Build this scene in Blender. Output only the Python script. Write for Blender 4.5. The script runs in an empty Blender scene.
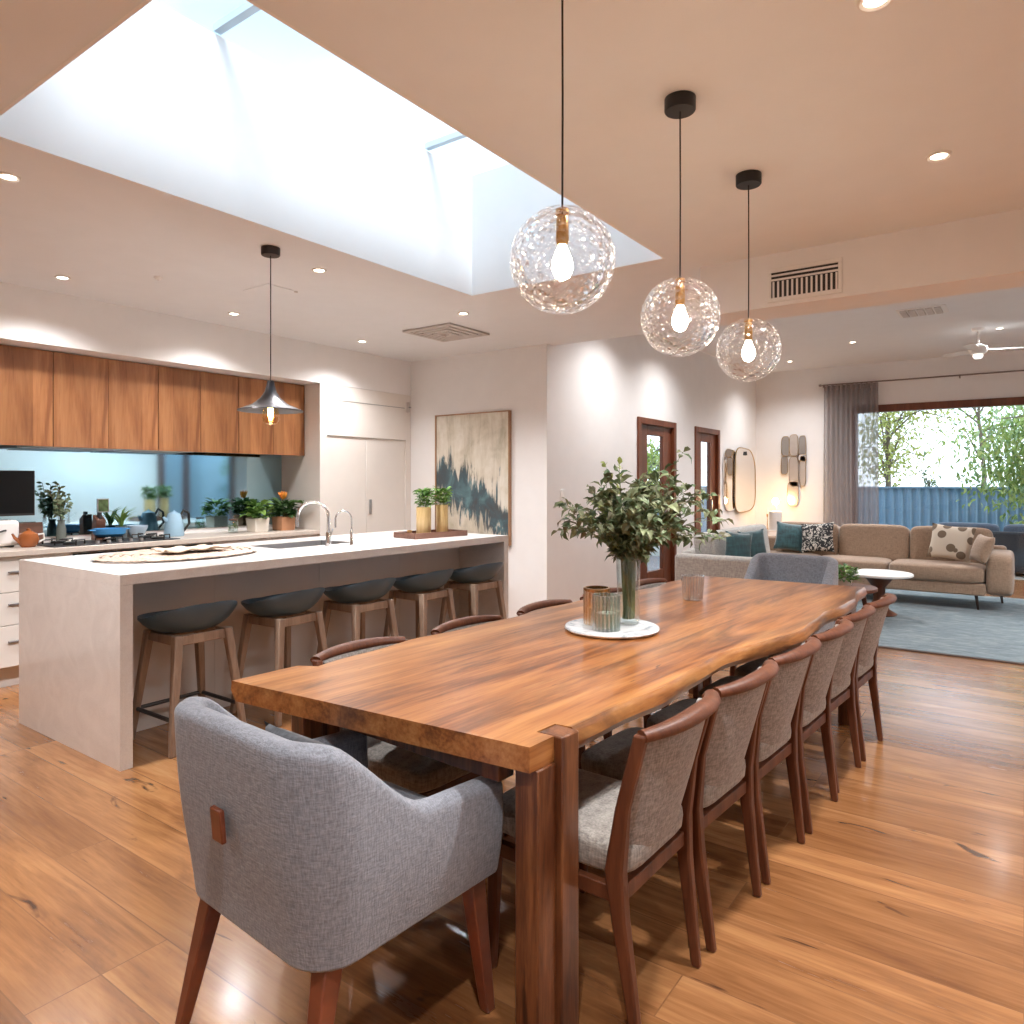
import bpy, bmesh, math, random
from mathutils import Vector, Matrix
random.seed(7)
PI = math.pi
C = bpy.context.scene.collection
R = math.radians

# ------------------------------------------------------------------ materials
def new_mat(name):
    m = bpy.data.materials.new(name); m.use_nodes = True
    nt = m.node_tree; p = nt.nodes['Principled BSDF']
    return m, nt, p

def setp(p, **k):
    for a, v in k.items():
        a = a.replace('_', ' ')
        if a in p.inputs: p.inputs[a].default_value = v

def c4(c): return (c[0], c[1], c[2], 1.0)

def coords(nt, scale=(1, 1, 1), rot=(0, 0, 0), loc=(0, 0, 0), kind='Object'):
    t = nt.nodes.new('ShaderNodeTexCoord'); mp = nt.nodes.new('ShaderNodeMapping')
    mp.inputs['Scale'].default_value = scale; mp.inputs['Rotation'].default_value = rot
    mp.inputs['Location'].default_value = loc
    nt.links.new(t.outputs[kind], mp.inputs['Vector'])
    return mp.outputs['Vector']

def noise(nt, vec, scale, detail=4, rough=.55, dist=0, w=None):
    n = nt.nodes.new('ShaderNodeTexNoise')
    if w is not None:
        n.noise_dimensions = '4D'; nt.links.new(w, n.inputs['W'])
    n.inputs['Scale'].default_value = scale; n.inputs['Detail'].default_value = detail
    n.inputs['Roughness'].default_value = rough; n.inputs['Distortion'].default_value = dist
    nt.links.new(vec, n.inputs['Vector'])
    return n.outputs['Fac']

def ramp(nt, fac, stops, interp='LINEAR'):
    r = nt.nodes.new('ShaderNodeValToRGB'); e = r.color_ramp.elements
    r.color_ramp.interpolation = interp
    while len(e) < len(stops): e.new(0.5)
    for i, (pos, c) in enumerate(stops):
        e[i].position = pos; e[i].color = c4(c) if len(c) == 3 else c
    nt.links.new(fac, r.inputs['Fac'])
    return r.outputs['Color']

def g1(v): return (v, v, v)

def mixc(nt, fac, a, b, mode='MIX'):
    n = nt.nodes.new('ShaderNodeMix'); n.data_type = 'RGBA'; n.blend_type = mode
    def put(i, v):
        if isinstance(v, (tuple, list)): n.inputs[i].default_value = c4(v)
        elif isinstance(v, (int, float)): n.inputs[i].default_value = v
        else: nt.links.new(v, n.inputs[i])
    put(0, fac); put(6, a); put(7, b)
    return n.outputs[2]

def math_n(nt, op, a, b=0.0):
    n = nt.nodes.new('ShaderNodeMath'); n.operation = op
    for i, v in enumerate((a, b)):
        if isinstance(v, (int, float)): n.inputs[i].default_value = v
        else: nt.links.new(v, n.inputs[i])
    return n.outputs[0]

def bump(nt, p, h, strength=.3, dist=.01):
    b = nt.nodes.new('ShaderNodeBump'); b.inputs['Strength'].default_value = strength
    b.inputs['Distance'].default_value = dist
    nt.links.new(h, b.inputs['Height']); nt.links.new(b.outputs['Normal'], p.inputs['Normal'])

def plain(name, col, rough=.5, metal=0.0, var=.06, nscale=6, **k):
    """solid colour with slight procedural variation"""
    m, nt, p = new_mat(name)
    setp(p, Roughness=rough, Metallic=metal, **k)
    f = noise(nt, coords(nt), nscale, 3)
    a = tuple(x * (1 - var) for x in col); b = tuple(min(1, x * (1 + var)) for x in col)
    nt.links.new(ramp(nt, f, [(.3, a), (.7, b)]), p.inputs['Base Color'])
    return m

def fabric(name, col, scale=260, var=.25, strength=.5, rough=.95, sheen=.2, col2=None):
    m, nt, p = new_mat(name)
    setp(p, Roughness=rough, Sheen_Weight=sheen)
    v = coords(nt)
    f1 = noise(nt, coords(nt, (1, 1, .22)), scale, 2)
    f2 = noise(nt, coords(nt, (.22, .22, 1)), scale, 2)
    f = math_n(nt, 'ADD', math_n(nt, 'MULTIPLY', f1, .5), math_n(nt, 'MULTIPLY', f2, .5))
    a = tuple(x * (1 - var) for x in col)
    b = col2 or tuple(min(1, x * (1 + var)) for x in col)
    nt.links.new(ramp(nt, f, [(.36, a), (.64, b)]), p.inputs['Base Color'])
    bump(nt, p, f, strength, .004)
    return m

def wood(name, dark, mid, light, axis='Y', scale=1.0, rough=.35, streak=None, coat=0.0, spec=.5):
    m, nt, p = new_mat(name)
    setp(p, Roughness=rough, Coat_Weight=coat, Coat_Roughness=.12)
    p.inputs['Specular IOR Level'].default_value = spec
    s = {'X': (.09, 1, 1), 'Y': (1, .09, 1), 'Z': (1, 1, .07)}[axis]
    s = tuple(q * scale for q in s)
    v = coords(nt, s)
    big = noise(nt, v, 5, 4, .6, 1.2)
    fine = noise(nt, v, 60, 4, .65, .4)
    f = math_n(nt, 'ADD', math_n(nt, 'MULTIPLY', big, .72), math_n(nt, 'MULTIPLY', fine, .28))
    col = ramp(nt, f, [(.32, dark), (.47, mid), (.66, light)])
    if streak:
        s2 = noise(nt, coords(nt, tuple(q * .8 for q in s), loc=(3, 5, 1)), 4.2, 5, .6, 2.2)
        msk = ramp(nt, s2, [(.56, g1(0)), (.66, g1(1))])
        col = mixc(nt, math_n(nt, 'MULTIPLY', msk, .75), col, streak)
    nt.links.new(col, p.inputs['Base Color'])
    bump(nt, p, fine, .08, .004)
    return m

def emis(name, col, strength):
    m, nt, p = new_mat(name)
    setp(p, Base_Color=c4((.8, .8, .8)), Emission_Color=c4(col), Emission_Strength=strength)
    return m

def thin_glass(name, tint=(1, 1, 1), base=.06, rough=0.0, dimple=0.0, dscale=30, edge=.9, power=3.0, ribs=0):
    m = bpy.data.materials.new(name); m.use_nodes = True
    nt = m.node_tree; nt.nodes.remove(nt.nodes['Principled BSDF'])
    out = nt.nodes['Material Output']
    tr = nt.nodes.new('ShaderNodeBsdfTransparent'); tr.inputs['Color'].default_value = c4(tint)
    gl = nt.nodes.new('ShaderNodeBsdfGlossy'); gl.inputs['Roughness'].default_value = rough
    gl.inputs['Color'].default_value = c4((1, 1, 1))
    lw = nt.nodes.new('ShaderNodeLayerWeight'); lw.inputs['Blend'].default_value = .5
    f = math_n(nt, 'POWER', lw.outputs['Facing'], power)
    f = math_n(nt, 'ADD', math_n(nt, 'MULTIPLY', f, edge - base), base)
    if ribs:
        gr = nt.nodes.new('ShaderNodeTexGradient'); gr.gradient_type = 'RADIAL'; nt.links.new(coords(nt), gr.inputs['Vector'])
        w_ = math_n(nt, 'SINE', math_n(nt, 'MULTIPLY', gr.outputs['Fac'], 2 * PI * ribs))
        f = math_n(nt, 'ADD', f, math_n(nt, 'MULTIPLY', math_n(nt, 'MAXIMUM', w_, 0.0), .42))
    mx = nt.nodes.new('ShaderNodeMixShader')
    nt.links.new(f, mx.inputs[0]); nt.links.new(tr.outputs[0], mx.inputs[1]); nt.links.new(gl.outputs[0], mx.inputs[2])
    nt.links.new(mx.outputs[0], out.inputs['Surface'])
    if dimple:
        vo = nt.nodes.new('ShaderNodeTexVoronoi'); vo.inputs['Scale'].default_value = dscale
        nt.links.new(coords(nt), vo.inputs['Vector'])
        b = nt.nodes.new('ShaderNodeBump'); b.inputs['Strength'].default_value = dimple; b.inputs['Distance'].default_value = .02
        nt.links.new(vo.outputs['Distance'], b.inputs['Height'])
        nt.links.new(b.outputs['Normal'], gl.inputs['Normal']); nt.links.new(b.outputs['Normal'], lw.inputs['Normal'])
    return m

def leaf_mat(name, cols, rough=.5, trans=.25):
    m, nt, p = new_mat(name)
    setp(p, Roughness=rough)
    g = nt.nodes.new('ShaderNodeNewGeometry')
    n = len(cols)
    col = ramp(nt, g.outputs['Random Per Island'], [(i / max(1, n - 1), c) for i, c in enumerate(cols)])
    nt.links.new(col, p.inputs['Base Color'])
    if trans:
        t = nt.nodes.new('ShaderNodeBsdfTranslucent'); nt.links.new(col, t.inputs['Color'])
        mx = nt.nodes.new('ShaderNodeMixShader'); mx.inputs[0].default_value = trans
        nt.links.new(p.outputs[0], mx.inputs[1]); nt.links.new(t.outputs[0], mx.inputs[2])
        nt.links.new(mx.outputs[0], nt.nodes['Material Output'].inputs['Surface'])
    return m

# ------------------------------------------------------------------ mesh builder
class B:
    def __init__(s): s.bm = bmesh.new()
    def v(s, co): return s.bm.verts.new(co)
    def f(s, vs):
        try: return s.bm.faces.new(vs)
        except ValueError: return None
    def box(s, x0, x1, y0, y1, z0, z1, mtx=None):
        co = [(x, y, z) for z in (z0, z1) for y in (y0, y1) for x in (x0, x1)]
        if mtx is not None: co = [mtx @ Vector(c) for c in co]
        vs = [s.v(c) for c in co]
        for q in ((0, 2, 3, 1), (4, 5, 7, 6), (0, 1, 5, 4), (2, 6, 7, 3), (0, 4, 6, 2), (1, 3, 7, 5)):
            s.f([vs[i] for i in q])
        return s
    def boxc(s, c, size, mtx=None):
        m = Matrix.Translation(c) @ (mtx if mtx is not None else Matrix())
        h = [q / 2 for q in size]
        return s.box(-h[0], h[0], -h[1], h[1], -h[2], h[2], m)
    def loft(s, rings, closed=True, cap=True):
        R_ = [[s.v(c) for c in r] for r in rings]
        n = len(R_[0])
        for a, b in zip(R_, R_[1:]):
            for i in range(n if closed else n - 1):
                s.f([a[i], a[(i + 1) % n], b[(i + 1) % n], b[i]])
        if cap and closed:
            s.f(list(reversed(R_[0]))); s.f(R_[-1])
        return s
    def tube(s, pts, rad, n=8, cap=True, flat=1.0):
        pts = [Vector(p) for p in pts]
        rads = rad if isinstance(rad, (list, tuple)) else [rad] * len(pts)
        rings = []; up = None
        for i, p in enumerate(pts):
            d = (pts[min(i + 1, len(pts) - 1)] - pts[max(i - 1, 0)]).normalized()
            if up is None:
                up = Vector((0, 0, 1)) if abs(d.z) < .9 else Vector((0, 1, 0))
            a = d.cross(up)
            if a.length < 1e-5: a = d.orthogonal()
            a.normalize(); b = a.cross(d).normalized(); up = b
            rings.append([p + (a * math.cos(2 * PI * k / n) + b * math.sin(2 * PI * k / n) * flat) * rads[i] for k in range(n)])
        return s.loft(rings, True, cap)
    def taper(s, p0, p1, s0, s1, n=4):
        """square-section tapering bar"""
        p0, p1 = Vector(p0), Vector(p1)
        def ring(p, q): 
            a, b = (q, q) if isinstance(q, (int, float)) else q
            return [p + Vector((x * a / 2, y * b / 2, 0)) for x, y in ((-1, -1), (1, -1), (1, 1), (-1, 1))]
        return s.loft([ring(p0, s0), ring(p1, s1)])
    def bars(s, pts, sizes):
        def ring(p, q):
            a, b = (q, q) if isinstance(q, (int, float)) else q
            return [Vector(p) + Vector((x * a / 2, y * b / 2, 0)) for x, y in ((-1, -1), (1, -1), (1, 1), (-1, 1))]
        return s.loft([ring(p, q) for p, q in zip(pts, sizes)])
    def lathe(s, prof, n=24, c=(0, 0, 0), ribs=0, rib=0.0, cap=True):
        rings = []
        for r, z in prof:
            ring = []
            for k in range(n):
                a = 2 * PI * k / n
                rr = r * (1 + (rib * math.cos(ribs * a) if ribs else 0))
                ring.append((c[0] + rr * math.cos(a), c[1] + rr * math.sin(a), c[2] + z))
            rings.append(ring)
        return s.loft(rings, True, cap)
    def prism(s, poly, z0, z1, mtx=None):
        f = (lambda c: mtx @ Vector(c)) if mtx is not None else (lambda c: c)
        return s.loft([[f((x, y, z0)) for x, y in poly], [f((x, y, z1)) for x, y in poly]])
    def sell(s, c, size, e=.35, e2=None, nu=28, nv=16, mtx=None):
        """super-ellipsoid cushion"""
        e2 = e2 or e
        sp = lambda w, m: math.copysign(abs(w) ** m, w)
        M_ = Matrix.Translation(c) @ (mtx if mtx is not None else Matrix())
        rings = []
        for j in range(1, nv):
            ph = -PI / 2 + PI * j / nv
            rings.append([M_ @ Vector((size[0] / 2 * sp(math.cos(ph), e2) * sp(math.cos(2 * PI * (k + .5) / nu), e),
                                       size[1] / 2 * sp(math.cos(ph), e2) * sp(math.sin(2 * PI * (k + .5) / nu), e),
                                       size[2] / 2 * sp(math.sin(ph), e2))) for k in range(nu)])
        return s.loft(rings)
    def pillow(s, w, h, t, mtx=None, n=14):
        """scatter cushion standing in XZ plane, pinched corners"""
        M_ = mtx if mtx is not None else Matrix()
        def P(i, j, sg):
            u = -1 + 2 * i / n; v = -1 + 2 * j / n
            bulge = (max(0, 1 - u ** 2) ** .5 * max(0, 1 - v ** 2) ** .5) ** .8
            pin = 1 - .09 * (1 - u * u) * v * v; pin2 = 1 - .09 * (1 - v * v) * u * u
            return M_ @ Vector((w / 2 * u * pin2, sg * t / 2 * bulge, h / 2 + h / 2 * v * pin))
        fr = [[s.v(P(i, j, -1)) for j in range(n + 1)] for i in range(n + 1)]
        bk = [[fr[i][j] if i in (0, n) or j in (0, n) else s.v(P(i, j, 1)) for j in range(n + 1)] for i in range(n + 1)]
        for i in range(n):
            for j in range(n):
                s.f([fr[i][j], fr[i + 1][j], fr[i + 1][j + 1], fr[i][j + 1]])
                s.f([bk[i][j], bk[i][j + 1], bk[i + 1][j + 1], bk[i + 1][j]])
        return s
    def leaf(s, p, d, up, L, W, bend=.15):
        d = Vector(d).normalized(); up = Vector(up)
        a = d.cross(up)
        if a.length < 1e-4: a = d.orthogonal()
        a.normalize(); n = a.cross(d).normalized(); p = Vector(p)
        m0 = s.v(p); m1 = s.v(p + d * L * .35 + n * L * bend * .5); m2 = s.v(p + d * L * .7 + n * L * bend * .4); m3 = s.v(p + d * L - n * L * bend * .3)
        k = .14 * W
        l1 = s.v(p + d * L * .35 + a * W * .5 + n * (k + L * bend * .5)); r1 = s.v(p + d * L * .35 - a * W * .5 + n * (k + L * bend * .5))
        l2 = s.v(p + d * L * .7 + a * W * .36 + n * (k + L * bend * .4)); r2 = s.v(p + d * L * .7 - a * W * .36 + n * (k + L * bend * .4))
        s.f([m0, m1, l1]); s.f([m0, r1, m1]); s.f([m1, m2, l2, l1]); s.f([m1, r1, r2, m2]); s.f([m2, m3, l2]); s.f([m2, r2, m3])
    def done(s, name, mat, parent=None, bevel=0.0, smooth=40, segs=2, normals=True, subsurf=0):
        bm = s.bm
        if normals: bmesh.ops.recalc_face_normals(bm, faces=bm.faces[:])
        me = bpy.data.meshes.new(name); bm.to_mesh(me); bm.free()
        if mat is not None: me.materials.append(mat)
        if smooth:
            me.polygons.foreach_set('use_smooth', [True] * len(me.polygons))
            me.set_sharp_from_angle(angle=R(smooth))
        o = bpy.data.objects.new(name, me); C.objects.link(o)
        if parent is not None: o.parent = parent
        if bevel:
            b = o.modifiers.new('bevel', 'BEVEL'); b.width = bevel; b.segments = segs; b.limit_method = 'ANGLE'; b.angle_limit = R(40)
        if subsurf:
            q = o.modifiers.new('sub', 'SUBSURF'); q.levels = subsurf; q.render_levels = subsurf
        return o

def tag(o, label, cat, group=None, kind=None):
    o['label'] = label; o['category'] = cat
    if group: o['group'] = group
    if kind: o['kind'] = kind
    return o

def thing(name, label, cat, loc=(0, 0, 0), rz=0.0, group=None):
    o = bpy.data.objects.new(name, None); C.objects.link(o)
    o.location = loc; o.rotation_euler = (0, 0, rz); o.empty_display_size = .1
    return tag(o, label, cat, group)

def struct(o, label=None, cat=None):
    o['kind'] = 'structure'
    if label: o['label'] = label
    if cat: o['category'] = cat
    return o

def kids(o): return [q for q in C.objects if q.parent == o]
def dup(root, loc, rz, label, group=None):
    r = root.copy(); C.objects.link(r); r.location = loc; r.rotation_euler = (0, 0, rz)
    r['label'] = label
    if group: r['group'] = group
    for ch in kids(root):
        c = ch.copy(); C.objects.link(c); c.parent = r
        for g in kids(ch):
            d = g.copy(); C.objects.link(d); d.parent = c
    return r
SKY, SUN, EXPO, LAMP, BULBE = 2.4, 1.6, 0.48, 185, 85
# ------------------------------------------------------------------ palette
WALL = plain('wall_paint', (.82, .80, .785), .75, var=.015)
CEIL = plain('ceiling_paint', (.80, .812, .825), .8, var=.012)
WHITE = plain('white_paint', (.82, .80, .775), .5, var=.01)
WELL = plain('well_paint', (.88, .88, .88), .8, var=.01)
CABWHITE = plain('cabinet_white', (.76, .71, .655), .35, var=.015)
CABGREY = plain('cabinet_greige', (.62, .575, .54), .4, var=.02)
BLACK = plain('black_metal', (.02, .019, .018), .4, .3)
DARK = plain('dark_plastic', (.03, .03, .032), .35)
CHROME = plain('chrome', (.78, .79, .8), .12, 1.0, var=.01)
STEEL = plain('brushed_steel', (.55, .55, .56), .3, 1.0)
BRASS = plain('brass', (.55, .33, .13), .3, 1.0)
GREYMETAL = plain('grey_metal', (.35, .34, .34), .4, .8)
JARRAH = wood('red_timber_frame', (.07, .018, .008), (.13, .035, .014), (.2, .06, .025), 'Z', 1, .35)
TABLEWOOD = None
CHAIRWOOD = wood('chair_wood', (.052, .015, .007), (.105, .032, .013), (.165, .055, .023), 'Z', 2.2, .45, spec=.35)
POSTWOOD = wood('post_wood', (.03, .009, .005), (.11, .035, .013), (.26, .10, .038), 'Z', 2.6, .3, streak=(.02, .007, .005), coat=.15)
STOOLWOOD = wood('stool_wood', (.16, .10, .07), (.28, .19, .135), (.4, .29, .21), 'Z', 2, .5)
UPPERWOOD = wood('upper_veneer', (.17, .062, .022), (.30, .125, .048), (.40, .19, .08), 'Z', 1.3, .3, streak=(.17, .06, .022))
nt = UPPERWOOD.node_tree; p = nt.nodes['Principled BSDF']      # boards of slightly different tint
oi = nt.nodes.new('ShaderNodeObjectInfo'); sp_ = nt.nodes.new('ShaderNodeSeparateXYZ'); nt.links.new(coords(nt), sp_.inputs[0])
wn = nt.nodes.new('ShaderNodeTexWhiteNoise'); wn.noise_dimensions = '1D'
nt.links.new(math_n(nt, 'ADD', math_n(nt, 'FLOOR', math_n(nt, 'MULTIPLY', math_n(nt, 'ADD', sp_.outputs['Y'], 5.06), 8.0)), math_n(nt, 'MULTIPLY', oi.outputs['Random'], 77)), wn.inputs['W'])
src = p.inputs['Base Color'].links[0].from_socket
nt.links.new(mixc(nt, 1, src, ramp(nt, wn.outputs['Value'], [(0, (.78, .74, .7)), (1, (1.18, 1.16, 1.12))]), 'MULTIPLY'), p.inputs['Base Color'])
LEGWOOD = plain('red_leg_wood', (.16, .042, .018), .3, var=.25, nscale=14)

def floor_mat():
    m, nt, p = new_mat('timber_floor')
    setp(p, Roughness=.3, Coat_Weight=.3, Coat_Roughness=.14)
    v = coords(nt, (1, 1, 1))
    br = nt.nodes.new('ShaderNodeTexBrick')
    br.inputs['Color1'].default_value = (0, 0, 0, 1); br.inputs['Color2'].default_value = (1, 1, 1, 1)
    br.inputs['Mortar'].default_value = (.5, .5, .5, 1)
    br.inputs['Scale'].default_value = 1; br.inputs['Brick Width'].default_value = 2.1; br.inputs['Row Height'].default_value = .19
    br.inputs['Mortar Size'].default_value = .0022; br.inputs['Mortar Smooth'].default_value = .2; br.inputs['Bias'].default_value = 0
    br.offset = .37; br.offset_frequency = 3
    nt.links.new(v, br.inputs['Vector'])
    pid = math_n(nt, 'MULTIPLY', br.outputs['Color'], 9.0)
    gv = coords(nt, (.16, 1, 1))
    big = noise(nt, gv, 5.5, 5, .6, 1.4, w=pid)
    fine = noise(nt, coords(nt, (.05, 1, 1)), 75, 4, .65, .3, w=pid)
    f = math_n(nt, 'ADD', math_n(nt, 'MULTIPLY', big, .7), math_n(nt, 'MULTIPLY', fine, .3))
    col = ramp(nt, f, [(.3, (.12, .045, .017)), (.44, (.25, .108, .040)), (.56, (.35, .165, .066)), (.72, (.45, .24, .108))])
    tint = ramp(nt, br.outputs['Color'], [(0, (.66, .58, .51)), (.5, (.97, .95, .93)), (1, (1.2, 1.2, 1.19))])
    col = mixc(nt, 1, col, tint, 'MULTIPLY')
    # knots and gum veins
    kn = noise(nt, coords(nt, (.22, 1, 1), loc=(4, 2, 0)), 4.5, 5, .62, 1.6, w=pid)
    col = mixc(nt, math_n(nt, 'MULTIPLY', ramp(nt, kn, [(.60, g1(0)), (.72, g1(1))]), .7), col, (.15, .062, .03))
    k2 = noise(nt, coords(nt, (.3, 1, 1), loc=(9, 7, 0)), 11, 3, .6, 1.2, w=pid)
    col = mixc(nt, math_n(nt, 'MULTIPLY', ramp(nt, k2, [(.66, g1(0)), (.72, g1(1))]), .85), col, (.045, .02, .012))
    col = mixc(nt, math_n(nt, 'MULTIPLY', br.outputs['Fac'], .55), col, (.12, .05, .022))
    nt.links.new(col, p.inputs['Base Color'])
    nt.links.new(ramp(nt, f, [(.3, g1(.29)), (.7, g1(.19))]), p.inputs['Roughness'])
    bump(nt, p, math_n(nt, 'SUBTRACT', math_n(nt, 'MULTIPLY', fine, .25), br.outputs['Fac']), .12, .004)
    return m
FLOOR = floor_mat()

def stone_mat():
    m, nt, p = new_mat('pale_stone')
    setp(p, Roughness=.18)
    a = noise(nt, coords(nt), 5, 6, .65, 1.5); b = noise(nt, coords(nt), 160, 2)
    f = math_n(nt, 'ADD', math_n(nt, 'MULTIPLY', a, .6), math_n(nt, 'MULTIPLY', b, .4))
    nt.links.new(ramp(nt, f, [(.36, (.66, .62, .59)), (.6, (.75, .715, .68))]), p.inputs['Base Color'])
    return m
STONE = stone_mat()
COUNTER = plain('counter_stone', (.58, .5, .43), .3, var=.06, nscale=40)

# ------------------------------------------------------------------ room shell
ZC, ZL = 2.70, 3.22          # dining / living ceiling
XK, XB = -6.08, -5.48        # kitchen back wall, bulkhead face
YP, YF = 5.72, 12.25         # painting wall, far wall
XA, XR, YB = -3.70, 3.2, -2.6

struct(B().box(-6.3, 3.4, YB - .1, YF + .1, -.12, 0).done('floor', FLOOR, smooth=0))

sx0, sx1, sy0, sy1 = -3.19, -1.72, 1.0, 3.95
b = B()
b.box(-6.3, sx0, YB, 5.85, ZC, ZC + .14); b.box(sx1, 3.4, YB, 4.4, ZC, ZC + .14)
b.box(sx0, sx1, YB, sy0, ZC, ZC + .14); b.box(sx0, sx1, sy1, 4.4, ZC, ZC + .14)
b.box(sx0, -1.62, 4.4, 5.85, ZC, ZC + .14)
struct(b.done('ceiling', CEIL, smooth=0))
b = B(); b.box(-3.95, 3.4, 4.4, YF + .15, ZL, ZL + .14)
b.box(-1.67, -1.621, 4.561, 5.85, ZC + .02, ZL); b.box(-3.95, -1.67, 5.80, 5.849, ZC + .02, ZL)
struct(b.done('ceiling_living', CEIL, smooth=0))
struct(B().box(-1.62, 3.3, 4.235, 4.56, 2.395, ZL + .1).done('ceiling_beam', WALL, smooth=0, bevel=.004))

# skylight well and roof glass
wz = 3.55
b = B()
b.box(sx0 - .1, sx0, sy0 - .1, sy1 + .1, ZC + .14, wz); b.box(sx1, sx1 + .1, sy0 - .1, sy1 + .1, ZC + .14, wz)
b.box(sx0, sx1, sy0 - .1, sy0, ZC + .14, wz); b.box(sx0, sx1, sy1, sy1 + .1, ZC + .14, wz)
# plaster linings over the ceiling edge
b.box(sx0 - .001, sx0 + .012, sy0, sy1, ZC, wz); b.box(sx1 - .012, sx1 + .001, sy0, sy1, ZC, wz)
b.box(sx0 + .012, sx1 - .012, sy0 - .001, sy0 + .012, ZC, wz); b.box(sx0 + .012, sx1 - .012, sy1 - .012, sy1 + .001, ZC, wz)
struct(b.done('wall_skylight', WELL, smooth=0))
w = thing('window_1', 'large rectangular glass skylight over the white kitchen island', 'skylight', ((sx0 + sx1) / 2, (sy0 + sy1) / 2, wz)); w['kind'] = 'structure'
CLEAR = thin_glass('clear_pane', (.95, .98, 1), .03, 0, edge=.5, power=4)
hx, hy = (sx1 - sx0) / 2, (sy1 - sy0) / 2
B().box(-hx - .1, hx + .1, -hy - .1, hy + .1, .001, .013).done('pane', CLEAR, w, smooth=0)
ALU = plain('pale_aluminium', (.6, .66, .7), .4, .2)
b = B()
for yy in (1.98, 3.48): b.box(-hx, hx, yy - .02 - (sy0 + sy1) / 2, yy + .02 - (sy0 + sy1) / 2, .014, .05)
b.done('glazing_bar', ALU, w, smooth=0)

# walls
struct(B().box(XK - .12, XK, YB, YP + .1, 0, ZC).done('wall_kitchen', WALL, smooth=0))
struct(B().box(XK, XB, YB, YP, 2.33, ZC).done('wall_bulkhead', WALL, smooth=0))
b = B()   # painting wall, the nib beside it and the return towards the living room
b.box(XK, XA, YP, YP + .13, 0, ZC)
struct(b.done('wall_dining', WALL, smooth=0))
# left living wall with two door openings
d1, d2 = (7.67, 8.79), (9.47, 10.43)
b = B(); dz = 2.15
b.box(XA - .15, XA, YP + .13, d1[0], 0, ZL); b.box(XA - .15, XA, d1[1], d2[0], 0, ZL); b.box(XA - .15, XA, d2[1], YF + .1, 0, ZL)
b.box(XA - .15, XA, d1[0], d1[1], dz, ZL); b.box(XA - .15, XA, d2[0], d2[1], dz, ZL)
struct(b.done('wall_left', WALL, smooth=0))
# far wall
wx0, wx1, wzh = -2.2, 2.9, 2.57
b = B(); b.box(XA, wx0, YF, YF + .12, 0, ZL); b.box(wx1, XR + .1, YF, YF + .12, 0, ZL); b.box(wx0, wx1, YF, YF + .12, wzh, ZL)
struct(b.done('wall_far', WALL, smooth=0))
# right wall with glazed doors to the side court, wall behind the camera
ro = [(-1.6, .8), (8.1, 9.98)]
b = B(); ys = [YB]
for a_, c_ in ro: ys += [a_, c_]
ys.append(YF + .1)
for i in range(0, len(ys), 2): b.box(XR, XR + .15, ys[i], ys[i + 1], 0, ZL)
for a_, c_ in ro: b.box(XR, XR + .15, a_, c_, 2.3, ZL)
struct(b.done('wall_right', WALL, smooth=0))
struct(B().box(-6.3, XR + .1, YB - .12, YB, 0, ZC).done('wall_back', WALL, smooth=0))
struct(B().box(-3.70, -3.05, YP - .012, YP, 0, .0).done('wall_dummy', WALL, smooth=0)) if False else None

def glazed_door(name, label, x, y0, y1, z1, leaf_w=.09, solid=.0, depth=.1):
    w = thing(name, label, 'door', (x, (y0 + y1) / 2, 0)); w['kind'] = 'structure'
    h = (y1 - y0) / 2
    b = B(); t = .075
    b.box(-depth, .025, -h, -h + t, 0, z1); b.box(-depth, .025, h - t, h, 0, z1); b.box(-depth, .025, -h + t, h - t, z1 - t, z1)
    b.done('frame', JARRAH, w, bevel=.004)
    b = B(); q = h - t; s_ = leaf_w + .05
    b.box(-.07, -.02, -q, -q + s_, 0.0, z1 - t); b.box(-.07, -.02, q - s_, q, 0, z1 - t)
    b.box(-.07, -.02, -q + s_, q - s_, z1 - t - .12, z1 - t); b.box(-.07, -.02, -q + s_, q - s_, 0, .28)
    b.done('door_stile', JARRAH, w, bevel=.004)
    B().box(-.05, -.042, -q + s_, q - s_, .28, z1 - t - .12).done('pane', CLEAR, w, smooth=0)
    B().box(-.018, .0, q - s_ + .03, q - s_ + .06, .95, 1.12).done('handle', STEEL, w, bevel=.003)
    return w
glazed_door('door_1', 'red timber framed glass door showing green leaves behind the bouquet', XA, d1[0], d1[1], dz, .2)
glazed_door('door_2', 'narrow red timber framed glass door beside the gold shaped mirror', XA, d2[0], d2[1], dz, .18)

# far sliding window
w = thing('window_2', 'wide timber headed glass wall looking onto the blue garden fence', 'window', ((wx0 + wx1) / 2, YF, 0)); w['kind'] = 'structure'
hw = (wx1 - wx0) / 2
b = B(); b.box(-hw, hw, -.03, .1, wzh - .11, wzh); b.box(-hw, -hw + .07, -.03, .1, 0, wzh - .11); b.box(hw - .07, hw, -.03, .1, 0, wzh - .11)
b.box(.4, .52, .0, .08, 0, wzh - .11)
b.done('window_frame', JARRAH, w, bevel=.004)
B().box(-hw + .07, .4, .04, .05, 0, wzh - .11).done('pane', CLEAR, w, smooth=0)
# right wall doors
for i, (a_, c_) in enumerate(ro):
    w = thing('window_%d' % (3 + i), 'dark timber glazed doors to the side courtyard', 'window', (XR, (a_ + c_) / 2, 0)); w['kind'] = 'structure'
    h = (c_ - a_) / 2; n = max(2, round((c_ - a_) / .9))
    b = B(); b.box(-.02, .12, -h, h, 2.22, 2.3)
    for k in range(n + 1):
        yy = -h + .04 + (2 * h - .08) * (k / n if c_ < 5 else (.04, .36, 1)[k])
        b.box(-.02, .12, yy - .045, yy + .045, 0, 2.22)
    b.done('window_frame', JARRAH, w, smooth=0)
    B().box(.05, .06, -h, h, 0, 2.22).done('pane', CLEAR, w, smooth=0)

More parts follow.
